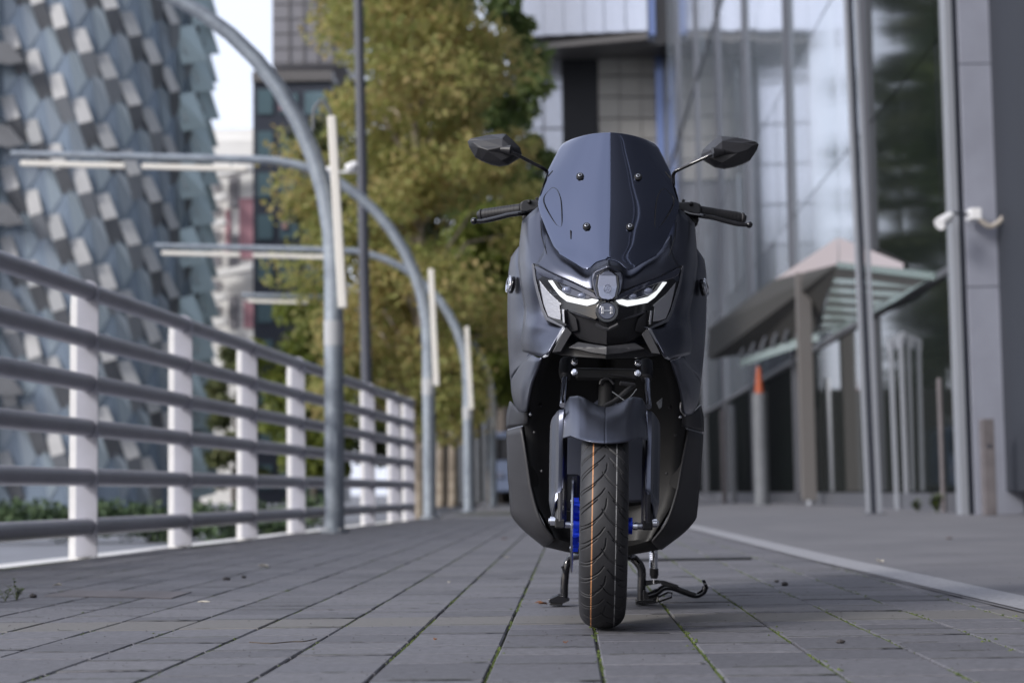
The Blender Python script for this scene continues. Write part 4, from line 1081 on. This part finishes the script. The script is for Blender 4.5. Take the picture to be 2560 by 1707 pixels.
# ---- nose below the lights
nz = lambda x, y: .055+.00012*abs(1180-x)+.0001*(y-640)
plate('nose', M['plastic'], [B, (740, 640), (1035, 752), (1186, 800), (1184, 1015), (1000, 990), (880, 955), (800, 890), (740, 832)], nz, 0, .04, both='join')
plate('nose_facet', M['dplastic'], [B, (742, 650), (840, 735), (862, 862), (790, 880), (742, 830)], nz, -.008, .012)
plate('nose_strip', M['mull'], [B, (760, 645), (900, 690), (1035, 738), (1020, 750), (880, 712), (760, 662)], nz, -.010, .012)
plate('nose_wing', M['dplastic'], [B, (720, 845), (742, 832), (795, 890), (680, 1086), (590, 1092)], lambda x, y: .095, -.012, .02)
plate('chin_blade', M['dplastic'], [B, (760, 1042), (860, 984), (1000, 1006), (1184, 1032), (1182, 1118), (1000, 1096), (880, 1066)], lambda x, y: .050+.0001*abs(1180-x)+.0003*max(0, 1040-y), -.012, .03, bevel=.003, both='join')
plate('chin_lip', M['plastic'], [B, (590, 1092), (680, 1084), (758, 1046), (880, 1070), (1182, 1122), (1182, 1158), (900, 1140), (700, 1120)], lambda x, y: .060+.00012*abs(1180-x), 0, .03, bevel=.003, both='join')
c = B(1186, 665, .05); c.x = 0
MB().tube([c+Vector((0, .03, 0)), c+Vector((0, -.012, 0))], .0285, 28).build('projector_housing', M['gloss'], scoot, smooth=True, bevel=.002)
o = MB().tube([c+Vector((0, -.010, 0)), c+Vector((0, -.016, 0))], .021, 24).build('projector_ring', M['smoke_lens'], scoot, smooth=True, bevel=.002)
for sx in (-1, 1): MB().box(c+Vector((.0105*sx, -.018, .001)), (.007, .004, .018)).build('projector_lens', M['reflector'], o, bevel=.001)
MB().box(c+Vector((0, -.018, 0)), (.026, .004, .003)).build('projector_lens', M['steel'], o)
m = MB(); pts = [B(x, y, .045) for x, y in ((1045, 795), (1075, 815), (1130, 842), (1184, 852))]; pts += [Vector((-p.x, p.y, p.z)) for p in pts[-2::-1]]
m.tube(pts, .0042, 6); m.build('smile_bracket', M['dplastic'], scoot)
# ---- fork area
for s in (1, -1):
    def X(p): return Vector((p.x*s, p.y, p.z))
    a, b = X(Cc(728, 300, .21)), X(Cc(700, 640, .12))
    MB().tube([a, b], .0085, 14).build('fork_tube', M['chrome'], scoot, smooth=True)
    MB().tube([a+(a-b)*.35, a, a+(b-a)*.15], [.018, .017, .014], 12).build('fork_clamp', M['plastic'], scoot, smooth=True, bevel=.002)
    for y_, d_ in ((1205, .16), (1312, .15)):
        c = X(B(822, y_, d_))
        o = MB().tube([c, c+Vector((0, -.010, .003))], .0088, 18).build('flange_bolt', M['chrome'], scoot, smooth=True, bevel=.0015)
        MB().tube([c+Vector((0, -.010, .003)), c+Vector((0, -.018, .005))], .0062, 6).build('bolt_head', M['chrome'], o, bevel=.001)
    # fork guards
    for nm, mm, rows in (('fork_guard', 'paint', [
        [Cc(600, 770, .10), Cc(650, 705, .07), Cc(672, 690, .045), Cc(722, 682, .035)],
        [Cc(577, 860, .11), Cc(640, 860, .06), Cc(664, 860, .03), Cc(716, 860, .03)],
        [Cc(568, 1200, .09), Cc(640, 1200, .04), Cc(662, 1200, .01), Cc(712, 1200, .012)],
        [Cc(564, 1560, .07), Cc(625, 1550, .03), Cc(655, 1500, .0), Cc(705, 1480, .002)],
        [E(566, 240, .05), E(590, 220, .02), E(630, 150, -.005), E(690, 100, -.005)],
        [E(598, 405, .04), E(605, 380, .01), E(622, 250, -.01), E(655, 190, -.01)]]),):
        v, f = grid(rows, 3, 4, lu=True); MB().add([X(q) for q in v], f).build(nm, M[mm], scoot, smooth=True, solid=.004, angle=25)
    MB().tube([X(Cc(690, 900, .09)), X(E(675, 440, .0))], .0145, 14).build('fork_leg', M['plastic'], scoot, smooth=True)
    MB().tube([X(E(672, 130, -.015)), X(E(672, 430, -.02))], .0062, 10).build('fork_rib', M['dplastic'], scoot, smooth=True)  # slim dark grey rib down the fork leg
    c = X(E(672, 452, 0)); MB().box(c, (.024, .05, .022)).build('axle_clamp', M['black'], scoot, bevel=.003)
    c = X(E(600, 425, 0)); m = MB().tube([c-Vector((.007*s, 0, 0)), c+Vector((.006*s, 0, 0))], .011, 14); m.tube([c-Vector((.011*s, 0, 0)), c], .007, 6); m.build('axle_nut', M['chrome'], scoot, smooth=True, bevel=.001)
    c = X(Cc(1945, 775, .33)) if False else X(Cc(362, 735, .36)); MB().ball(c, .0045, 10, 6).build('clip', M['chrome'], scoot, smooth=True)
MB().tube([(-.115, 0, .242), (.115, 0, .242)], .008, 12).build('axle', M['steel'], scoot, smooth=True)
# triple clamp, column, hoses and cable ties
m = MB().bar(B(830, 1318, .20), Vector((-B(830, 1318, .20).x, B(830, 1318, .20).y, B(830, 1318, .20).z)), .022, .03); m.build('fork_bridge', M['black'], scoot, bevel=.006)
MB().tube([Cc(1165, 330, .22), Cc(1150, 700, .14)], .020, 14).build('steering_stem', M['black'], scoot, smooth=True)
MB().tube(spline([Cc(1450, 430, .17), Cc(1380, 480, .14), Cc(1250, 590, .12), Cc(1130, 655, .10)], 5), .006, 8).build('brake_hose', M['rubber'], scoot, smooth=True)
MB().tube([Cc(1300, 410, .15), Cc(1450, 430, .16)], .0055, 8).build('hose_sleeve', M['dplastic'], scoot, smooth=True)
MB().tube(spline([Cc(1475, 470, .12), Cc(1400, 560, .11), Cc(1265, 638, .10)], 4), .0012, 5).build('cable_tie', M['post'], scoot)
MB().tube([Cc(1218, 498, .11), Cc(1362, 602, .10)], .0012, 5).build('cable_tie', M['post'], scoot)
MB().tube(spline([Cc(1170, 315, .19), Cc(1300, 330, .18), Cc(1470, 362, .19)], 4), .0022, 6).build('cable', M['dplastic'], scoot)
MB().tube(spline([Cc(1090, 420, .17), Cc(1110, 375, .17), Cc(1180, 365, .17), Cc(1235, 420, .17)], 4), .003, 6).build('cable', M['dplastic'], scoot)
MB().prism([Cc(1680, 610, .25), Cc(1745, 560, .25), Cc(1740, 660, .25), Cc(1710, 680, .25)], (0, .015, 0)).build('horn_bracket', M['post'], scoot, bevel=.002)
MB().tube(spline([Cc(1940, 610, .34), Cc(1940, 690, .34), Cc(1985, 750, .35)], 3), .003, 6).build('brake_line', M['steel'], scoot)
for p in ((480, 1330), (402, 925), (470, 640)):
    c = Cc(p[0], p[1], .43); MB().ball(c, .004, 8, 5).mirror().build('clip', M['dplastic'], scoot, smooth=True)
# ---- fender
rows = [
 [Cc(1158, 668, .03), Cc(1080, 650, .03), Cc(1000, 615, .035), Cc(920, 565, .04), Cc(860, 545, .05), Cc(775, 556, .07), Cc(724, 640, .09)],
 [Cc(1156, 760, -.05), Cc(1080, 752, -.048), Cc(1000, 738, -.042), Cc(930, 715, -.035), Cc(870, 700, -.022), Cc(790, 690, .01), Cc(722, 740, .05)],
 [Cc(1152, 900, -.12), Cc(1080, 896, -.118), Cc(1000, 890, -.112), Cc(930, 880, -.104), Cc(866, 870, -.09), Cc(800, 850, -.05), Cc(716, 870, -.0)],
 [Cc(1150, 1042, -.175), Cc(1080, 1038, -.173), Cc(1000, 1028, -.168), Cc(930, 1014, -.16), Cc(868, 998, -.148), Cc(785, 964, -.09), Cc(708, 986, -.04)]]
SP('front_fender', M['paint'], rows, nu=3, nv=5, both='join', solid=.004, bevel=.0008, lu=True)
rows = [[Cc(724, 640, .09), Cc(718, 800, .12)], [Cc(716, 870, 0), Cc(718, 900, .06)], [Cc(708, 986, -.04), Cc(716, 990, .02)]]
SP('fender_stay', M['plastic'], rows, nu=2, nv=2)
# ---- front wheel with real tread grooves
R0, HWt, zc = .242, .0545, .242
NT, NS = 2000, 150
def wheel(yc, parent, blue, nt=NT):
    wh = empty('wheel', (0, yc, zc)); wh.parent = parent
    th = np.arange(nt)/nt*2*np.pi; s = np.linspace(-1, 1, NS)
    TT, SS = np.meshgrid(th, s, indexing='ij')
    x = HWt*np.sin(SS*np.pi/2*.97)/math.sin(np.pi/2*.97); r = R0-.042*(1-np.cos(SS*np.pi/2*.97))**1.15
    NP = 17; ph = (TT/(2*np.pi)*NP)
    arc = R0*2*np.pi/NP                 # metres per period
    curves = [[(.02, .00), (-.12, .18), (-.38, .36), (-.66, .47), (-.93, .52)], [(.07, .28), (.03, .52), (-.15, .76), (-.45, .94), (-.95, 1.03)],
              [(-.18, .30), (-.45, .50), (-.8, .66)], [(-.2, .84), (-.4, 1.0), (-.82, 1.12)],
              [(.12, .10), (.30, .30), (.52, .46), (.72, .55)], [(-.05, .55), (.12, .78), (.36, .97), (.62, 1.08)], [(.5, .12), (.66, .24), (.92, .33)], [(.45, .58), (.62, .72), (.93, .84)], [(.25, .32), (.42, .46), (.5, .52)]]
    dmin = np.full(TT.shape, 9.0)
    W_ = HWt*1.25
    pm = ph % 1.0
    for cu in curves:
        pts = spline([Vector((a*W_, -b*arc if False else b*arc, 0)) for a, b in cu], 4)
        n = len(pts)
        for i in range(n-1):
            ax, ay, bx, by = pts[i].x, pts[i].y, pts[i+1].x, pts[i+1].y
            wdt = .0012*(1.15-.5*abs(2*i/(n-1)-1))
            for sh in (-1, 0, 1):
                py = pm*arc-sh*arc-ay; px = SS*W_-ax; dx, dy = bx-ax, by-ay; t = np.clip((px*dx+py*dy)/(dx*dx+dy*dy+1e-12), 0, 1)
                d = np.hypot(px-t*dx, py-t*dy)/wdt; dmin = np.minimum(dmin, d)
    depth = .0032*np.clip(1.6-dmin, 0, 1)
    r = r-depth
    # theta measured from the front, going down so V pattern points as photographed
    Y = -r*np.cos(TT); Z = -r*np.sin(TT)
    V = np.stack([x, Y, Z], -1).reshape(-1, 3)
    i = np.arange(nt)[:, None]; j = np.arange(NS-1)[None, :]
    i2 = (i+1) % nt
    F = np.stack([i*NS+j, i*NS+j+1, i2*NS+j+1, i2*NS+j], -1).reshape(-1, 4)
    me = bpy.data.meshes.new('tyre'); me.vertices.add(len(V)); me.vertices.foreach_set('co', V.astype(np.float32).ravel())
    me.loops.add(F.size); me.loops.foreach_set('vertex_index', F.astype(np.int32).ravel())
    me.polygons.add(len(F)); me.polygons.foreach_set('loop_start', np.arange(0, F.size, 4, dtype=np.int32)); me.update()
    me.materials.append(M['rubber']); me.materials.append(M['orange_line']); me.materials.append(M['grey_line'])
    sm = (s[:-1]+s[1:])/2; mi = np.zeros(NS-1, np.int32); io = int(np.argmin(abs(sm+.33))); mi[io-1:io+2] = 1; 
    gi = np.argmin(abs(sm-.34)); 
    mi2 = np.tile(mi, (nt, 1)); gl = (np.sin(np.arange(nt)*.11)+rng.normal(0, .5, nt)) > -.9; mi2[:, gi:gi+2] = np.where(gl, 2, 0)[:, None]
    ol = rng.random(nt) > .04; mi2[:, io+1] = np.where(ol, 1, 0)
    me.polygons.foreach_set('material_index', mi2.ravel().astype(np.int32))
    me.polygons.foreach_set('use_smooth', np.ones(len(F), bool)); me.validate()
    link('tyre', me, wh)
    m = MB()
    n = 64
    for sx in (-1, 1):
        prof = [(HWt*.999*sx, R0-.0405), (HWt*1.02*sx, R0-.05), (HWt*.9*sx, R0-.072)]
        vs = [(px, -pr*math.cos(2*math.pi*k/n), pr*math.sin(2*math.pi*k/n)) for px, pr in prof for k in range(n)]
        m.add(vs, [(a*n+k, a*n+(k+1) % n, a*n+n+(k+1) % n, a*n+n+k) for a in range(2) for k in range(n)])
    m.build('sidewall', M['rubber'], wh, smooth=True)
    m = MB(); prof = [(HWt*.9, R0-.070), (HWt*.85, R0-.085), (.02, R0-.092), (-.02, R0-.092), (-HWt*.85, R0-.085), (-HWt*.9, R0-.070)]
    vs = [(px, -pr*math.cos(2*math.pi*k/n), pr*math.sin(2*math.pi*k/n)) for px, pr in prof for k in range(n)]
    m.add(vs, [(a*n+k, a*n+(k+1) % n, a*n+n+(k+1) % n, a*n+n+k) for a in range(5) for k in range(n)])
    mm = M['blue'] if blue else M['plastic']; m.build('rim', mm, wh, smooth=True)
    m = MB()
    for k in range(5):
        a = k*2*math.pi/5+.3
        m.bar((0, math.cos(a)*.02, math.sin(a)*.02), (0, math.cos(a)*.155, math.sin(a)*.155), .03, .02)
    m.build('spokes', mm, wh, bevel=.003)
    m = MB().tube([(-.066, 0, 0), (.055, 0, 0)], .03, 24); m.build('hub', mm, wh, smooth=True)
    return wh
fw = wheel(0, scoot, True)
m = MB()
for k in range(5):
    a = k*2*math.pi/5; m.tube([(-.072, math.cos(a)*.045, math.sin(a)*.045), (-.056, math.cos(a)*.045, math.sin(a)*.045)], .014, 12)
m.tube([(-.0715, 0, 0), (-.057, 0, 0)], .034, 32)
for k in range(5):
    a = k*2*math.pi/5; m.bar((-.066, math.cos(a)*.02, math.sin(a)*.02), (-.066, math.cos(a)*.064, math.sin(a)*.064), .012, .022)
m.build('disc_carrier', M['blue'], fw, smooth=True)
m = MB().tube([(.054, 0, 0), (.068, 0, 0)], .020, 20); m.build('hub_spacer', M['blue'], fw, smooth=True)
m = MB().tube([(.070, 0, 0), (.080, 0, 0)], .010, 16); m.build('axle_collar', M['chrome'], fw, smooth=True)
n = 72; m = MB(); vs = []
for px, pr in ((-.0765, .070), (-.0765, .1125), (-.0725, .1125), (-.0725, .070)): vs += [(px, -pr*math.cos(2*math.pi*k/n), pr*math.sin(2*math.pi*k/n)) for k in range(n)]
m.add(vs, [(a*n+k, a*n+(k+1) % n, ((a+1) % 4)*n+(k+1) % n, ((a+1) % 4)*n+k) for a in range(4) for k in range(n)])
disc = m.build('brake_disc', M['steel'], fw)
for k in range(5):
    a = k*2*math.pi/5+.62; c = Vector((-.079, math.cos(a)*.058, math.sin(a)*.058)); MB().tube([c, c+Vector((.006, 0, 0))], .0055, 10).build('rivet', M['chrome'], disc, smooth=True)
MB().box((-.083, .085, .075+.242), (.05, .07, .09)).build('brake_caliper', M['plastic'], scoot, bevel=.008)
rw = wheel(1.34, scoot, True, 500)
# ---- handlebars
for s in (1, -1):
    def X(p): return Vector((p.x*s*(1.0 if s > 0 else 1.045), p.y, p.z))
    a, b = X(A(178, 700, .50)), X(A(475, 656, .47))
    MB().tube([a, a.lerp(b, .04), a.lerp(b, .06), a.lerp(b, .1), b], [.0155, .0165, .0135, .0155, .0150], 18).build('grip', M['rubber'], scoot, smooth=True, angle=60)
    m = MB()
    for k in range(10):
        q = a.lerp(b, .14+.08*k); m.tube([q, q.lerp(b, .03)], .0160, 18)
    m.build('grip_ribs', M['rubber'], scoot, smooth=True)
    MB().tube([a-(b-a)*.06, a], [.010, .013], 14).build('bar_end', M['plastic'], scoot, smooth=True)
    lv = [A(133, 744, .44), A(165, 746, .44), A(210, 742, .44), A(300, 722, .44), A(385, 700, .44), A(470, 688, .44), A(540, 680, .45), A(610, 655, .46)]
    pts = [X(p) for p in lv]; m = MB().tube(spline(pts, 4), [.0056]*4+[.0058]*4+[.0065]*16+[.007]*5, 10)
    m.ball(pts[0], .0092, 14, 10); m.build('brake_lever', M['gloss'], scoot, smooth=True)
    m = MB(); c = [A(466, 620, .45), A(480, 600, .45), A(520, 585, .45), A(640, 590, .45), A(650, 680, .45), A(560, 700, .45), A(500, 692, .45), A(468, 668, .45)]
    m.prism([X(p) for p in c], (0, .05, 0)); m.build('switch_housing', M['plastic'], scoot, bevel=.007, bseg=3)
    MB().ball(X(A(540, 602, .445)), .006, 10, 6).build('switch_button', M['black'], scoot, smooth=True)
    m = MB(); c = [A(480, 700, .46), A(620, 660, .46), A(640, 720, .46), A(560, 740, .46), A(492, 760, .46)]
    m.prism([X(p) for p in c], (0, .04, 0)); m.build('bar_shroud', M['black'], scoot, bevel=.006)
    MB().tube([X(A(600, 650, .46)), X(A(900, 620, .46))], .012, 12).build('handlebar', M['black'], scoot, smooth=True)
    m = MB(); m.prism([X(p) for p in (A(582, 570, .46), A(606, 566, .46), A(612, 620, .46), A(588, 615, .46))], (0, .02, 0)); m.build('cable_guide', M['black'], scoot, bevel=.003)
    # mirrors
    mo_ = [(84, 158, .46), (96, 195, .455), (140, 270, .45), (185, 296, .45), (258, 324, .45), (318, 336, .45), (382, 326, .45), (440, 290, .45), (478, 268, .45), (482, 240, .45), (472, 205, .45), (420, 150, .45), (368, 106, .45), (345, 102, .45), (240, 110, .45), (105, 138, .455)]
    nR = len(mo_)
    rim = [A(x, y, d) for x, y, d in mo_]; back = [p+Vector((0, .016, 0)) for p in rim]
    inn = [(120, 165, .440), (165, 200, .425), (230, 222, .412), (340, 300, .422), (430, 262, .425), (400, 205, .405), (340, 138, .418), (200, 150, .430), (340, 198, .405)]
    I = [A(x, y, d) for x, y, d in inn]
    V_ = [X(p) for p in rim+back+I]; o1, o2 = nR, 2*nR
    T_ = lambda k: o2+k
    # facets: upper face, ridge, lower face, inner face
    fs = [(0, T_(0), T_(7), 15), (15, T_(7), T_(6), 14), (14, T_(6), 13), (13, T_(6), 12), (12, T_(6), T_(5), 11), (11, T_(5), 10), (10, T_(5), 9), (9, T_(5), T_(4), 8), (8, T_(4), 7), (7, T_(4), 6), (6, T_(4), T_(3), 5), (5, T_(3), 4), (4, T_(3), T_(2), 3), (3, T_(2), T_(1), 2), (2, T_(1), 1), (1, T_(1), T_(0), 0),
          (T_(0), T_(1), T_(7)), (T_(1), T_(2), T_(8), T_(7)), (T_(7), T_(8), T_(6)), (T_(6), T_(8), T_(5)), (T_(2), T_(3), T_(4), T_(5)), (T_(2), T_(5), T_(8))]
    fs += [(k, (k+1) % nR, o1+(k+1) % nR, o1+k) for k in range(nR)]
    m = MB().add(V_, fs); mh = m.build('mirror_housing', M['plastic'], scoot, bevel=.0022, bseg=3)
    MB().add([X(p+Vector((0, .0162, 0))) for p in rim], [tuple(range(nR))]).build('mirror_glass', M['chrome'], mh)
    c = A(405, 222, .405); MB().tube([X(A(330, 216, .412)), X(c)], [.007, .0135], 12).build('mirror_socket', M['plastic'], mh, smooth=True)
    pts = [X(p) for p in (A(408, 238, .402), A(440, 254, .405), A(540, 305, .42), A(640, 357, .43), A(664, 375, .435), A(672, 400, .44), A(668, 470, .45))]
    MB().tube(spline(pts, 4), .0047, 12).build('mirror_stem', M['gloss'], scoot, smooth=True)
# ---- centre stand
bz = lambda p: Vector((p.x, p.y, p.z))
def gpt(x, y, d): return E(x, y, d)
ds_ = .86
pl2 = [E(1000, 770, ds_-.1), E(860, 792, ds_-.05), E(790, 810, ds_), E(745, 880, ds_), E(727, 980, ds_), E(716, 1120, ds_), E(714, 1235, ds_)]
MB().tube(spline(pl2, 5), .0115, 14).build('stand_leg', M['gloss'], scoot, smooth=True)
MB().prism([E(680, 905, ds_-.012), E(700, 895, ds_-.012), E(735, 960, ds_-.012), E(722, 1010, ds_-.012)], (0, .012, 0)).build('stand_tab', M['gloss'], scoot, bevel=.001)
MB().prism([E(553, 1245, ds_-.03), E(655, 1200, ds_-.03), E(770, 1250, ds_-.03), E(770, 1262, ds_-.03), E(705, 1288, ds_-.03), E(555, 1282, ds_-.03)], (0, .07, 0)).build('stand_foot', M['gloss'], scoot, bevel=.002)
MB().box(E(632, 1293, ds_), (.036, .06, .006)).build('foot_pad', M['black'], scoot, bevel=.002)
pr2 = [E(1200, 775, ds_-.1), E(1370, 795, ds_-.05), E(1430, 810, ds_), E(1500, 880, ds_), E(1528, 960, ds_), E(1524, 1120, ds_), E(1520, 1260, ds_)]
MB().tube(spline(pr2, 5), .0125, 14).build('stand_leg', M['gloss'], scoot, smooth=True)
MB().prism([E(1462, 1262, ds_-.03), E(1560, 1255, ds_-.03), E(1700, 1262, ds_-.03), E(1690, 1290, ds_-.03), E(1560, 1302, ds_-.03), E(1462, 1302, ds_-.03)], (0, .07, 0)).build('stand_foot', M['gloss'], scoot, bevel=.002)
MB().prism([E(1540, 1140, ds_-.02), E(1600, 1180, ds_-.02), E(1680, 1135, ds_-.02), E(1720, 1150, ds_-.02), E(1700, 1230, ds_-.02), E(1640, 1270, ds_-.02), E(1540, 1270, ds_-.02)], (0, .02, 0)).build('stand_gusset', M['gloss'], scoot, bevel=.002)
m = MB(); mp_ = [E(x, y, ds_-.03) for x, y in ((1600, 1205), (1680, 1180), (1760, 1125), (1850, 1125), (1960, 1165), (2060, 1200), (2120, 1200), (2175, 1165), (2195, 1115))]
m.tube(spline(mp_, 4), .0088, 12); m.build('stand_pedal', M['gloss'], scoot, smooth=True)
c = E(2192, 1112, ds_-.03); MB().tube([c-Vector((.004, 0, -.004)), c+Vector((.004, 0, .008))], .0145, 18).build('pedal_pad', M['gloss'], scoot, smooth=True, bevel=.002)
MB().prism([E(1700, 1048, ds_-.04), E(1760, 1050, ds_-.04), E(1915, 1100, ds_-.04), E(1905, 1122, ds_-.04), E(1740, 1100, ds_-.04)], (0, .02, 0)).build('stand_plate', M['plastic'], scoot, bevel=.002)
lk = [E(x, y, ds_-.035) for x, y in ((1700, 1275), (1840, 1225), (1845, 1180), (1800, 1175), (1700, 1225), (1690, 1270))]
MB().tube(lk+[lk[0]], .003, 6).build('stand_link', M['gloss'], scoot)
MB().prism([E(1560, 1050, ds_), E(1720, 1045, ds_), E(1730, 1080, ds_), E(1600, 1100, ds_), E(1565, 1110, ds_)], (0, .015, 0)).build('stand_bracket', M['gloss'], scoot, bevel=.002)
MB().tube([E(1655, 1085, ds_-.02), E(1655, 1035, ds_-.02)], .0022, 6).build('spring_hook', M['chrome'], scoot)
hx = []; top, bot = E(1652, 720, ds_), E(1652, 925, ds_)
for k in range(11*10+1):
    a = 2*math.pi*k/10; q = top.lerp(bot, k/110); hx.append(q+Vector((math.cos(a)*.0095, math.sin(a)*.0095, 0)))
MB().tube(hx, .0030, 6).build('spring', M['chrome'], scoot, smooth=True)
MB().tube([top, bot], .004, 8).build('spring_rod', M['black'], scoot, smooth=True)
MB().tube([E(1657, 925, ds_), E(1657, 990, ds_), E(1657, 1030, ds_)], [.0128, .0128, .009], 14).build('spring_boot', M['rubber'], scoot, smooth=True)
